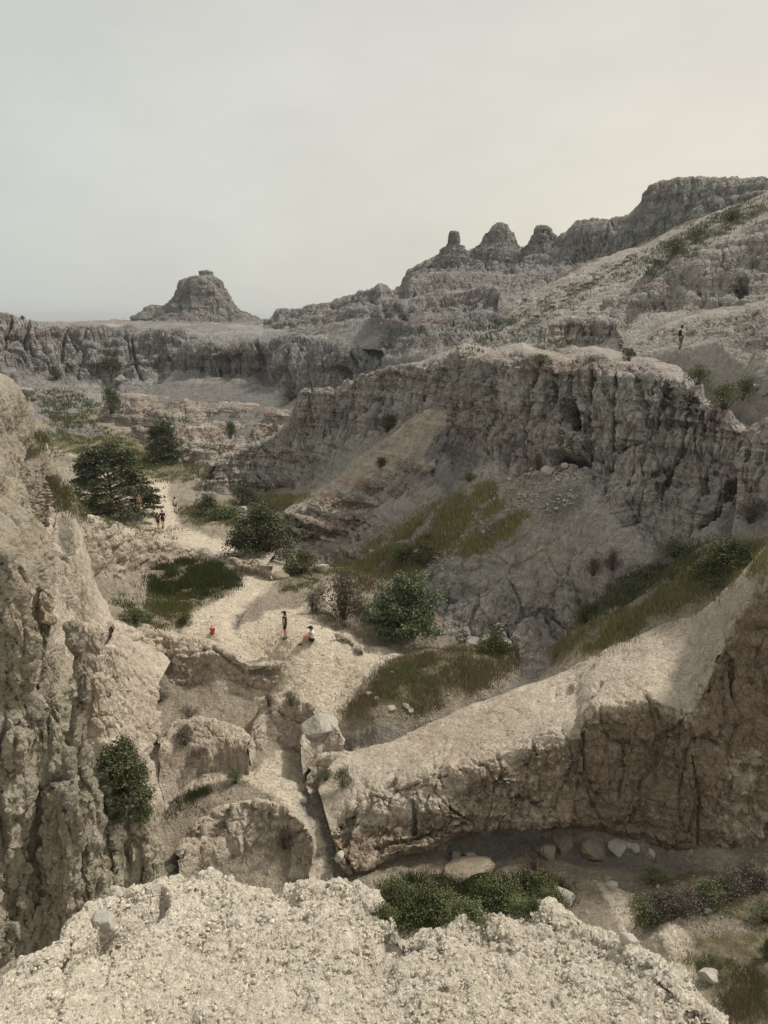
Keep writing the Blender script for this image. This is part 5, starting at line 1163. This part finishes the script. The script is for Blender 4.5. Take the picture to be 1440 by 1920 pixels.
# ------------------------------------------------------------------ rocks
def rock_np(seed, sub=3, flat=.65):
    import bmesh
    bm = bmesh.new(); bmesh.ops.create_icosphere(bm, subdivisions=sub, radius=1)
    V = np.array([v.co[:] for v in bm.verts]); F = np.array([[v.index for v in f.verts] for f in bm.faces]); bm.free()
    rng = np.random.default_rng(seed)
    for _ in range(9):     # planes shear the ball into facets
        d = rng.normal(size=3); d /= np.linalg.norm(d); h = rng.uniform(.42, .75)
        s = V @ d; V = V - np.where(s > h, s - h, 0)[:, None] * d * .92
    V = V * (1 + .12 * fbm(V * 2.6, 3, seed))[:, None]; V[:, 2] *= flat
    return V, F
M_stone = rock_mat('pale_stone', lin('a39d90'), lin('b3ada0'), lin('c9c4b8'), None, 1.5, [('n', 6, .03, 1)], grain=30)
M_dstone = rock_mat('brown_stone', lin('8d7f6d'), lin('9d8f7c'), lin('b8ab98'), None, 1.5, [('n', 6, .04, 1), ('c', 3, .03, 1)], grain=30)
M_fstone = rock_mat('far_stone', lin('8a867d'), lin('9c988e'), lin('b1ada3'), None, .6, [('n', 2, .1, 1)], grain=8)
RV = [rock_np(s, 3, f) for s, f in ((1, .7), (2, .6), (3, .8), (4, .5), (5, .65), (6, .9))]
RM = {m.name: [mesh_np('rock', v, f, m, False, {'rough': np.ones(len(v))}) for v, f in RV] for m in (M_stone, M_dstone, M_fstone)}
def boulder(px, py, wpx, label, mat=M_stone, k=None, sink=.25, group=None, name='boulder', tilt=.25, hz=1.0):
    loc, n, o = hit(px, py)
    if loc is None: return
    m = msize(px, loc); r = wpx * m / 2 / .8
    k = int(px + py) % 6 if k is None else k
    o = link(name, RM[mat.name][k]); rr = random.Random(int(px * 3 + py))
    o.location = loc + Vector((0, r * .3, r * (.45 - sink) * hz)); o.rotation_euler = (rr.uniform(-tilt, tilt), rr.uniform(-tilt, tilt), rr.uniform(0, 6.3))
    o.scale = (r, r * rr.uniform(.7, .95), r * hz)
    tag(o, label, 'rock', group)
    return o
for a in [
 (1060, 1592, 56, 'big rounded brown boulder at the foot of the undercut wall', M_dstone, 2),
 (598, 1372, 62, 'grey capped boulder on the pale hump above the gully', M_stone, 5),
 (856, 1612, 24, 'left one of two flat grey stones in the shaded pool', M_stone, 0),
 (880, 1610, 26, 'right one of two flat grey stones in the shaded pool', M_stone, 1),
 (870, 1652, 100, 'long pale rock behind the green thicket', M_dstone, 3),
 (1120, 1612, 60, 'broad low rock right of the big brown boulder', M_dstone, 3),
 (1030, 1612, 44, 'brown rock leaning against the big boulder', M_dstone, 4),
 (1160, 1602, 46, 'grey slab beside the broad low rock', M_stone, 3),
 (1193, 1594, 22, 'upright grey stone in the dark under the wall', M_stone, 5),
 (1176, 1588, 18, 'small grey stone behind the slab under the wall', M_stone, 2),
 (1220, 1610, 26, 'grey stone at the right end of the row under the wall', M_stone, 4),
 (1330, 1840, 46, 'pale boulder lying in the grass at the lower right', M_stone, 1),
 (1325, 1712, 16, 'small white stone in the dark brush at the right', M_stone, 0),
 (1183, 1770, 32, 'white rock beside the small gully behind the outcrop', M_stone, 2),
 (1150, 1670, 26, 'pale stone above the gravel bank', M_stone, 4),
 (1060, 1692, 40, 'cluster of crumbly pale rock right of the thicket', M_stone, 5),
 (1140, 1655, 20, 'rounded stone on the gravel bank', M_dstone, 1),
 (735, 1334, 22, 'white stone low on the front of the creek mound', M_stone, 1),
 (693, 1305, 14, 'white stone at the left edge of the creek mound', M_stone, 0),
 (708, 1312, 10, 'pebble just right of the white stone on the creek mound', M_stone, 2),
 (760, 1326, 14, 'stone in the weeds right of the larger white one', M_stone, 5),
 (772, 1336, 14, 'stone lowest in the weeds of the creek mound', M_stone, 3),
 (737, 1262, 8, 'tiny white stone in the upper weeds of the creek mound', M_stone, 3),
 (892, 1214, 38, 'flat white stone at the back of the creek mound', M_stone, 3),
 (947, 1208, 20, 'pale stone right of the bright green creek shrub', M_stone, 1),
 (700, 1182, 24, 'white stone beside the broadleaf tree', M_stone, 1),
 (719, 1187, 16, 'dark stone between white stone and broadleaf tree', M_dstone, 2),
 (605, 1074, 28, 'grey rock right of the round green trail shrub', M_stone, 4),
 (785, 1042, 24, 'whitish upright rock on the golden grass slope', M_stone, 5),
 (722, 1122, 10, 'small stone on the brown slope above the tree', M_stone, 5),
 (451, 960, 22, 'grey boulder under the shrub before the rock shelter', M_stone, 2),
 (225, 716, 26, 'pale boulder at the foot of the back rim', M_fstone, 5),
 (46, 738, 30, 'grey block below the left rim', M_fstone, 1),
 (60, 750, 24, 'lower grey block below the left rim', M_fstone, 3),
 (636, 1610, 20, 'block of pale stone at the gully mouth', M_stone, 5),
 (320, 1632, 20, 'grey stone on the soil behind the near outcrop', M_stone, 2),
 (1069, 806, 22, 'rounded boulder wedged under the upper cave', M_dstone, 2),
 (1030, 886, 26, 'grey boulder at the mouth of the lower cave', M_stone, 1),
 (1008, 892, 16, 'stone left of the boulder at the cave mouth', M_stone, 4),
 (1062, 876, 18, 'stone in the shade of the lower cave', M_stone, 2),
 (940, 940, 16, 'grey stone high on the rubble strip', M_stone, 0),
 (868, 1010, 16, 'grey stone in the middle of the rubble strip', M_stone, 1),
 (1190, 750, 6, 'tiny stone on the face of the fluted wall', M_stone, 1),
 (505, 1078, 16, 'brown rock at the trail edge below the round juniper', M_dstone, 1),
 (530, 1086, 34, 'low brown rock between trail and green shrub', M_dstone, 3),
 (1385, 572, 30, 'balanced slab on the domed bench at the right', M_fstone, 3),
 (1420, 727, 20, 'grey rocks above the sage bush at the right edge', M_fstone, 1),
 (1435, 742, 16, 'lower grey rock at the right edge above the wall', M_fstone, 4),
 (1205, 1098, 14, 'pale green outcrop stone on the slope', M_stone, 3),
]: boulder(*a, hz=.45 if a[2] > 90 else 1.0)
for i in range(26):
    px = 990 + 230 * ((i * .618) % 1); py = 585 - .42 * (px - 990) + 46 * ((i * .377) % 1) - 24
    boulder(px, py, random.Random(i).uniform(9, 26), 'grey slab scattered on the scree slope under the ridge', M_fstone, None, .3, 'grey slabs on the scree slope', hz=.6)
def rubble(name, polys, n, smin, smax, mat, label, seed, skip=('foliage', 'crown', 'branches', 'trunk'), only=None, sub=1, flat=.7, jit=0):
    """many small stones joined into one object"""
    rng = np.random.default_rng(seed); protos = [rock_np(seed + q, sub, flat) for q in range(4)]; parts = []
    for poly, share in polys:
        for px, py in rand_in_poly(poly, int(n * share), rng):
            loc, nn, o = hit(px, py)
            if loc is None or (o and o.name.startswith(skip)) or (only and not (o and o.name.startswith(only))): continue
            m = msize(px, loc); s = (smin + (smax - smin) * rng.uniform() ** 4.0) * m * .5
            v, f = protos[rng.integers(4)]; a = rng.uniform(0, 6.28); ca, sa = math.cos(a), math.sin(a); R = np.array([[ca, -sa, 0], [sa, ca, 0], [0, 0, 1]])
            q = (v * rng.uniform(.7, 1.2, 3)) @ R.T * s + np.array(loc) + np.array(nn) * s * .12
            parts.append((q, f))
    V, F = join_np(parts); o = link(name, mesh_np(name, V, F, mat, False)); tag(o, label, 'rubble' if 'clod' not in name else 'clods', None, 'stuff'); print(name, len(F))
rubble('loose_stones', [([(925, 890), (1030, 870), (1090, 890), (1080, 950), (960, 970), (920, 930)], .4), ([(800, 1060), (860, 980), (930, 940), (920, 990), (850, 1050), (790, 1100)], .3), ([(820, 1190), (930, 1170), (1000, 1200), (900, 1215)], .08), ([(960, 560), (1100, 500), (1200, 480), (1130, 550), (1000, 610)], .22)],
       1500, 3, 13, M_stone, 'grey rubble spilling down the wall foot and the scree slope', 61)
rubble('gravel', [([(300, 1450), (480, 1380), (560, 1420), (560, 1490), (350, 1500)], .16), ([(560, 1420), (640, 1400), (600, 1480), (640, 1620), (570, 1640)], .12), ([(640, 1340), (760, 1330), (1000, 1240), (1020, 1270), (800, 1370), (680, 1395)], .18), ([(1080, 1640), (1200, 1630), (1300, 1800), (1240, 1840), (1160, 1740)], .2), ([(380, 1190), (640, 1190), (720, 1230), (600, 1340), (480, 1260)], .12), ([(270, 1560), (420, 1590), (420, 1640), (290, 1640)], .08), ([(440, 1050), (520, 1050), (520, 1170), (380, 1170)], .06), ([(1300, 1640), (1440, 1760), (1440, 1920), (1280, 1850)], .08)],
       2600, 1.6, 6, M_stone, 'small pale stones strewn over the wash and its banks', 62)
rubble('crust_fragments', [([(650, 1480), (760, 1400), (960, 1300), (1170, 1210), (1330, 1130), (1400, 1080), (1300, 1300), (1110, 1310), (1080, 1370), (880, 1420), (700, 1490)], .7), ([(620, 1560), (700, 1500), (900, 1440), (1080, 1380), (1080, 1450), (800, 1560), (640, 1620)], .3)],
       1500, 1.5, 7, M_ramp, 'flakes of dried crust scattered on the pale ramp', 64, only=('undercut',), flat=.5)
rubble('cliff_debris', [([(900, 880), (1100, 900), (1260, 1030), (1200, 1100), (1000, 1060), (860, 980)], .5), ([(560, 960), (700, 880), (820, 800), (830, 860), (700, 960)], .25), ([(1180, 1060), (1440, 940), (1440, 1010), (1200, 1110)], .25)],
       1300, 1.5, 7, M_stone, 'small fallen fragments on the slopes under the fluted wall', 65)
M_clod = rock_mat('clod_clay', lin('c8beab'), lin('d1c8b6'), lin('e2dbcc'), None, 1.4, [('n', 40, .006, 1)], speck=.5, grain=120)
rubble('clods', [([(0, 1850), (130, 1740), (240, 1660), (400, 1630), (640, 1640), (710, 1700), (760, 1745), (900, 1730), (1020, 1700), (1100, 1730), (1230, 1830), (1355, 1925), (0, 1925)], 1)],
       7500, 2, 13, M_clod, 'crumbled clay clods covering the near outcrop', 63, only=('near',), flat=.75)
boulder(667, 1788, 20, 'single brown pebble on the near outcrop', M_dstone, 0)
boulder(196, 1735, 44, 'block of clay standing on the left shoulder of the near outcrop', M_stone, 2)

# ------------------------------------------------------------------ people
def cloth(name, h, rough=.85):
    m = bpy.data.materials.new(name); m.use_nodes = True; nt = m.node_tree
    b = nt.nodes['Principled BSDF']; b.inputs['Roughness'].default_value = rough
    n = ND(nt, 'ShaderNodeTexNoise'); n.inputs['Scale'].default_value = 9
    mx = ND(nt, 'ShaderNodeMix'); mx.data_type = 'RGBA'; c = lin(h); mx.inputs[6].default_value = tuple(x * .85 for x in c[:3]) + (1,); mx.inputs[7].default_value = c
    nt.links.new(n.outputs['Fac'], mx.inputs[0]); nt.links.new(mx.outputs[2], b.inputs['Base Color']); return m
SKIN = cloth('skin', 'b98a6e', .6); SKIN2 = cloth('skin_light', 'cfa488', .6)
BLACK = cloth('black_cloth', '1d1d21'); WHITE = cloth('white_cloth', 'dcdad4'); RED = cloth('red_cloth', 'c22a22'); GREEN = cloth('green_cloth', '3f6b4f')
GREY = cloth('grey_cloth', '5d6066'); NAVY = cloth('navy_cloth', '2f3c55'); MAROON = cloth('maroon_cloth', '5a2426'); BLOND = cloth('fair_hair', 'c9a873'); DARKH = cloth('dark_hair', '2b211b')
def capsule(a, b, ra, rb, n=10, cap=3):
    a = np.array(a, float); b = np.array(b, float); t = b - a; Ld = np.linalg.norm(t); t = t / (Ld + 1e-9)
    u = np.cross(t, [0, 0, 1.] if abs(t[2]) < .9 else [1., 0, 0]); u /= np.linalg.norm(u); v = np.cross(t, u)
    rings = []
    for k in range(cap, -1, -1):
        th = k / cap * math.pi / 2 * .97; rings.append((a - t * ra * math.sin(th), ra * math.cos(th)))
    for k in range(0, cap + 1):
        th = k / cap * math.pi / 2 * .97; rings.append((b + t * rb * math.sin(th), rb * math.cos(th)))
    ang = np.arange(n) / n * 2 * math.pi; V = [c + r * (np.cos(ang)[:, None] * u + np.sin(ang)[:, None] * v) for c, r in rings]; F = []
    m = len(rings)
    for i in range(m - 1):
        for k in range(n): F.append((i * n + k, i * n + (k + 1) % n, (i + 1) * n + (k + 1) % n, (i + 1) * n + k))
    V = np.concatenate(V); c0 = len(V); V = np.concatenate([V, [a - t * ra, b + t * rb]])
    for k in range(n): F.append((c0, (k + 1) % n, k, k)); F.append((c0 + 1, (m - 1) * n + k, (m - 1) * n + (k + 1) % n, (m - 1) * n + (k + 1) % n))
    return V, F
def fuse(name, caps, mat, voxel, parent):
    bv = []; bf = []; o = 0
    for c in caps:
        v, f = capsule(*c); bv.append(v); bf += [tuple(dict.fromkeys(i + o for i in q)) for q in f]; o += len(v)
    me = bpy.data.meshes.new(name); me.from_pydata(np.concatenate(bv).tolist(), [], bf)
    ob = bpy.data.objects.new(name, me); C.objects.link(ob)
    md = ob.modifiers.new('fuse', 'REMESH'); md.mode = 'VOXEL'; md.voxel_size = voxel
    sm = ob.modifiers.new('soften', 'SMOOTH'); sm.iterations = 3; sm.factor = .5
    dg = bpy.context.evaluated_depsgraph_get(); nm = bpy.data.meshes.new_from_object(ob.evaluated_get(dg))
    ob.modifiers.clear(); ob.data = nm; nm.name = name; bpy.data.meshes.remove(me)
    nm.materials.clear(); nm.materials.append(mat); nm.polygons.foreach_set('use_smooth', np.full(len(nm.polygons), True))
    ob.parent = parent; return ob
def person(loc, rz, H, J, label, top, bottom, shoe, hair, hat=None, pack=None, skin=SKIN, vox=.012, sleeves=.0, legs='shorts', lean=0, fat=1.0):
    """J: joints in a 1.72 m figure facing -Y: hip, chest, head, l/r shoulder-elbow-wrist, hip-knee-ankle-toe"""
    root = bpy.data.objects.new('person', None); C.objects.link(root); root.location = loc; root.rotation_euler = (lean, 0, rz); s = H / 1.72; root.scale = (s, s, s)
    root.empty_display_size = .2; tag(root, label, 'person')
    A = {k: np.array(v, float) for k, v in J.items()}; hip, ch, nk, hd = A['hip'], A['chest'], A['neck'], A['head']; w = fat
    face = A.get('face', np.array([0, -1., 0])); side = np.cross(face, [0, 0, 1.])
    caps = [(hip, (hip + ch) / 2, .125 * w, .115 * w), ((hip + ch) / 2, ch, .115 * w, .125 * w), (hip + [.07, 0, -.02], hip - [.07, 0, .02], .1 * w, .1 * w), (ch, nk, .11 * w, .055), (nk, hd - [0, 0, .03], .052, .055),
            (hd, hd + [0, 0, .04], .088, .095), (hd + face * .03 - [0, 0, .055], hd + face * .045 - [0, 0, .06], .055, .04), (hd + face * .09 - [0, 0, .005], hd + face * .115 - [0, 0, .02], .012, .015),
            (hd + side * .09, hd + side * .1, .02, .018), (hd - side * .09, hd - side * .1, .02, .018)]
    T = [(hip + [0, 0, .02], (hip + ch) / 2, .14 * w, .13 * w), ((hip + ch) / 2, ch, .13 * w, .142 * w)]
    Bm = [(hip + [.07, 0, .03], hip - [.07, 0, -.03], .122 * w, .122 * w)]
    for q in 'lr':
        S, E, Wr = A[q + 'sh'], A[q + 'el'], A[q + 'wr']; K, An, To = A[q + 'kn'], A[q + 'an'], A[q + 'to']; Hp = A[q + 'hp']
        caps += [(ch, S, .1 * w, .058), (S, E, .052 * w, .04), (E, Wr, .04, .027)]
        d = (Wr - E) / np.linalg.norm(Wr - E); pal = Wr + d * .07; caps.append((Wr, pal, .028, .032))
        nrm = np.cross(d, [0, 0, 1.] if abs(d[2]) < .9 else [0, 1., 0]); nrm /= np.linalg.norm(nrm); fx = np.cross(d, nrm)
        for i, (off, ln) in enumerate(((-.027, .062), (-.009, .075), (.010, .07), (.028, .055))):
            b0 = pal + nrm * off; b1 = b0 + d * ln * .55 + nrm * off * .15; b2 = b1 + d * ln * .45 + fx * .02
            caps += [(b0, b1, .0105, .0095), (b1, b2, .0095, .008)]
        t0 = Wr + d * .02 - nrm * .026; t1 = t0 + d * .035 - nrm * .028; caps += [(t0, t1, .012, .010), (t1, t1 + d * .03 - nrm * .004, .010, .009)]
        caps += [(Hp, K, .085 * w, .056 * w), (K, (K * .6 + An * .4), .056, .058), ((K * .6 + An * .4), An, .058, .036), (An, To, .038, .03)]
        T.append((ch, S, .118 * w, .068))
        if sleeves: T.append((S, S + (E - S) * sleeves, .068, .06))
        f = .5 if legs == 'shorts' else 1
        Bm.append((Hp, Hp + (K - Hp) * f, .102 * w, .085 if f < 1 else .07))
        if legs == 'trousers': Bm.append((K, An + (K - An) * .08, .07, .055))
    body = fuse('body', caps, skin, vox, root)
    fuse('shirt', T, top, vox * 1.1, root); fuse(legs, Bm, bottom, vox * 1.1, root)
    for q in 'lr':
        An, To = A[q + 'an'], A[q + 'to']; fuse('shoe', [(An - [0, 0, .02], To, .05, .042), (An - (To - An) * .3 - [0, 0, .03], An - [0, 0, .03], .042, .05)], shoe, .014, root)
    fuse('hair', [(hd - face * .025 + [0, 0, .03], hd - face * .02 + [0, 0, .06], .1, .1), (hd - face * .06, hd - face * .06 - [0, 0, .06], .075, .05)], hair, .014, root)
    if hat: fuse('cap', [(hd + [0, 0, .07], hd + [0, 0, .09], .107, .085), (hd + face * .08 + [0, 0, .065], hd + face * .17 + [0, 0, .055], .055, .04)], hat, .014, root)
    for q in (1, -1): fuse('eye', [(hd + face * .088 + side * .033 * q + [0, 0, .015], hd + face * .09 + side * .033 * q + [0, 0, .015], .009, .009)], BLACK, .005, root)
    if pack:
        fuse('backpack', [(ch - face * .2 + [0, 0, .02], hip - face * .2 + [0, 0, .12], .12, .13)], pack, .016, root)
        for q in 'lr': fuse('strap', [(A[q + 'sh'] * .6 + ch * .4 + face * .1 + [0, 0, .08], A[q + 'sh'] * .6 + ch * .4 + face * .12 - [0, 0, .16], .022, .022)], pack, .012, root)
    return root
STAND = dict(hip=(0, 0, .93), chest=(0, 0, 1.27), neck=(0, 0, 1.46), head=(0, -.01, 1.585),
             lsh=(.18, 0, 1.40), lel=(.23, .03, 1.12), lwr=(.23, -.03, .87), rsh=(-.18, 0, 1.40), rel=(-.23, .03, 1.12), rwr=(-.23, -.03, .87),
             lhp=(.09, 0, .9), lkn=(.1, -.01, .49), lan=(.1, .02, .08), lto=(.12, -.14, .04), rhp=(-.09, 0, .9), rkn=(-.1, -.01, .49), ran=(-.1, .02, .08), rto=(-.12, -.14, .04))
WALK = dict(STAND, lkn=(.1, -.16, .52), lan=(.1, -.26, .10), lto=(.11, -.42, .07), rkn=(-.1, .06, .49), ran=(-.1, .28, .12), rto=(-.11, .16, .05), lel=(.23, .12, 1.14), lwr=(.24, .14, .9), rel=(-.23, -.05, 1.14), rwr=(-.23, -.22, .97))
SIT = dict(hip=(0, 0, .12), chest=(0, -.02, .47), neck=(0, -.05, .66), head=(0, -.08, .79), lsh=(.18, -.02, .60), lel=(.22, -.22, .38), lwr=(.1, -.42, .36), rsh=(-.18, -.02, .60), rel=(-.22, -.22, .38), rwr=(-.08, -.42, .36),
           lhp=(.1, -.02, .12), lkn=(.12, -.44, .3), lan=(.12, -.62, -.08), lto=(.12, -.78, -.13), rhp=(-.1, -.02, .12), rkn=(-.12, -.42, .32), ran=(-.12, -.5, -.08), rto=(-.12, -.66, -.12))
def feet(px, py):
    loc = hit(px, py)[0]; return loc
LEFT_, AWAY, CAMW, RIGHT_ = -math.pi / 2, math.pi, 0, math.pi / 2
person(feet(535, 1198), LEFT_ - .15, 1.70, STAND, 'person standing on the rock platform in black tank top and green cap', BLACK, BLACK, BLACK, DARKH, GREEN, skin=SKIN, vox=.01)
p = feet(586, 1204); p.z += .05
person(p, LEFT_ + .1, 1.72, SIT, 'person sitting on the platform edge in white top and black shorts', WHITE, BLACK, BLACK, DARKH, BLACK, skin=SKIN, vox=.01, fat=1.2)
p = feet(398, 1190)
person(p, AWAY, 1.1, SIT, 'child in red shirt sitting at the platform rim', RED, NAVY, GREY, BLOND, skin=SKIN2, vox=.01, sleeves=.6)
p = feet(1275, 656)
person(p, AWAY - .9, 1.78, WALK, 'person walking up the high shelf in white shirt and dark trousers', WHITE, GREY, BLACK, DARKH, pack=BLACK, sleeves=.7, legs='trousers', vox=.013)
person(feet(306, 990), AWAY + .1, 1.80, WALK, 'taller one of the two dark clad walkers on the trail', BLACK, BLACK, BLACK, DARKH, skin=SKIN, sleeves=.7, vox=.014)
person(feet(297, 992), AWAY, 1.62, WALK, 'shorter of the two dark clad walkers, with a maroon backpack', MAROON, BLACK, BLACK, DARKH, pack=MAROON, vox=.014, sleeves=.6)
person(feet(289, 958), CAMW - .3, 1.80, WALK, 'person in white top and grey shorts coming along the trail', WHITE, GREY, BLACK, DARKH, skin=SKIN, vox=.014)
person(feet(329, 961), AWAY + .2, 1.72, WALK, 'person in white shirt and black shorts right of the others on the trail', WHITE, BLACK, BLACK, DARKH, skin=SKIN, sleeves=.6, vox=.014)
person(feet(262, 955), CAMW + .4, 1.5, STAND, 'person half hidden at the right side of the large conifer', SKIN2, GREY, GREY, DARKH, skin=SKIN2, sleeves=.6, vox=.015)
p = feet(499, 922)
person(p, LEFT_ + .6, 1.7, SIT, 'person in blue sitting in the shade of the rock shelter', NAVY, NAVY, GREY, DARKH, skin=SKIN, sleeves=.9, vox=.015)
p = feet(513, 922)
person(p, CAMW, 1.7, SIT, 'person with a pale hat sitting in the rock shelter', GREY, BLACK, GREY, DARKH, WHITE, skin=SKIN, sleeves=.9, vox=.015)
# thin trail marker
p = feet(404, 976)
mk = bpy.data.objects.new('trail_marker', None); C.objects.link(mk); mk.location = p; tag(mk, 'thin dark trail marker post in the grass right of the walkers', 'post')
for nm, cs in (('post', [((0, 0, -.2), (0, 0, 1.35), .035, .035)]), ('arrow_plate', [((-.07, 0, 1.3), (.07, 0, 1.45), .04, .03), ((.07, 0, 1.3), (-.07, 0, 1.45), .04, .03)])):
    fuse(nm, cs, BLACK, .02, mk)

# ------------------------------------------------------------------ thin haze
hz = bpy.data.materials.new('haze'); hz.use_nodes = True; nt = hz.node_tree; nt.nodes.clear()
o_ = ND(nt, 'ShaderNodeOutputMaterial'); pv_ = ND(nt, 'ShaderNodeVolumePrincipled')
pv_.inputs['Color'].default_value = (.86, .90, .93, 1); pv_.inputs['Density'].default_value = HAZE_D; pv_.inputs['Anisotropy'].default_value = .3
nt.links.new(pv_.outputs[0], o_.inputs['Volume'])
bx = np.array([(x, y, z) for x in (-14500, 14500) for y in (-400, 14500) for z in (-14, 78)], float)
fb = np.array([(0, 1, 3, 2), (4, 6, 7, 5), (0, 4, 5, 1), (2, 3, 7, 6), (0, 2, 6, 4), (1, 5, 7, 3)])
hzo = link('haze', mesh_np('haze', bx, fb, hz, False)); tag(hzo, 'thin dry haze filling the air over the badlands', 'haze', None, 'stuff')
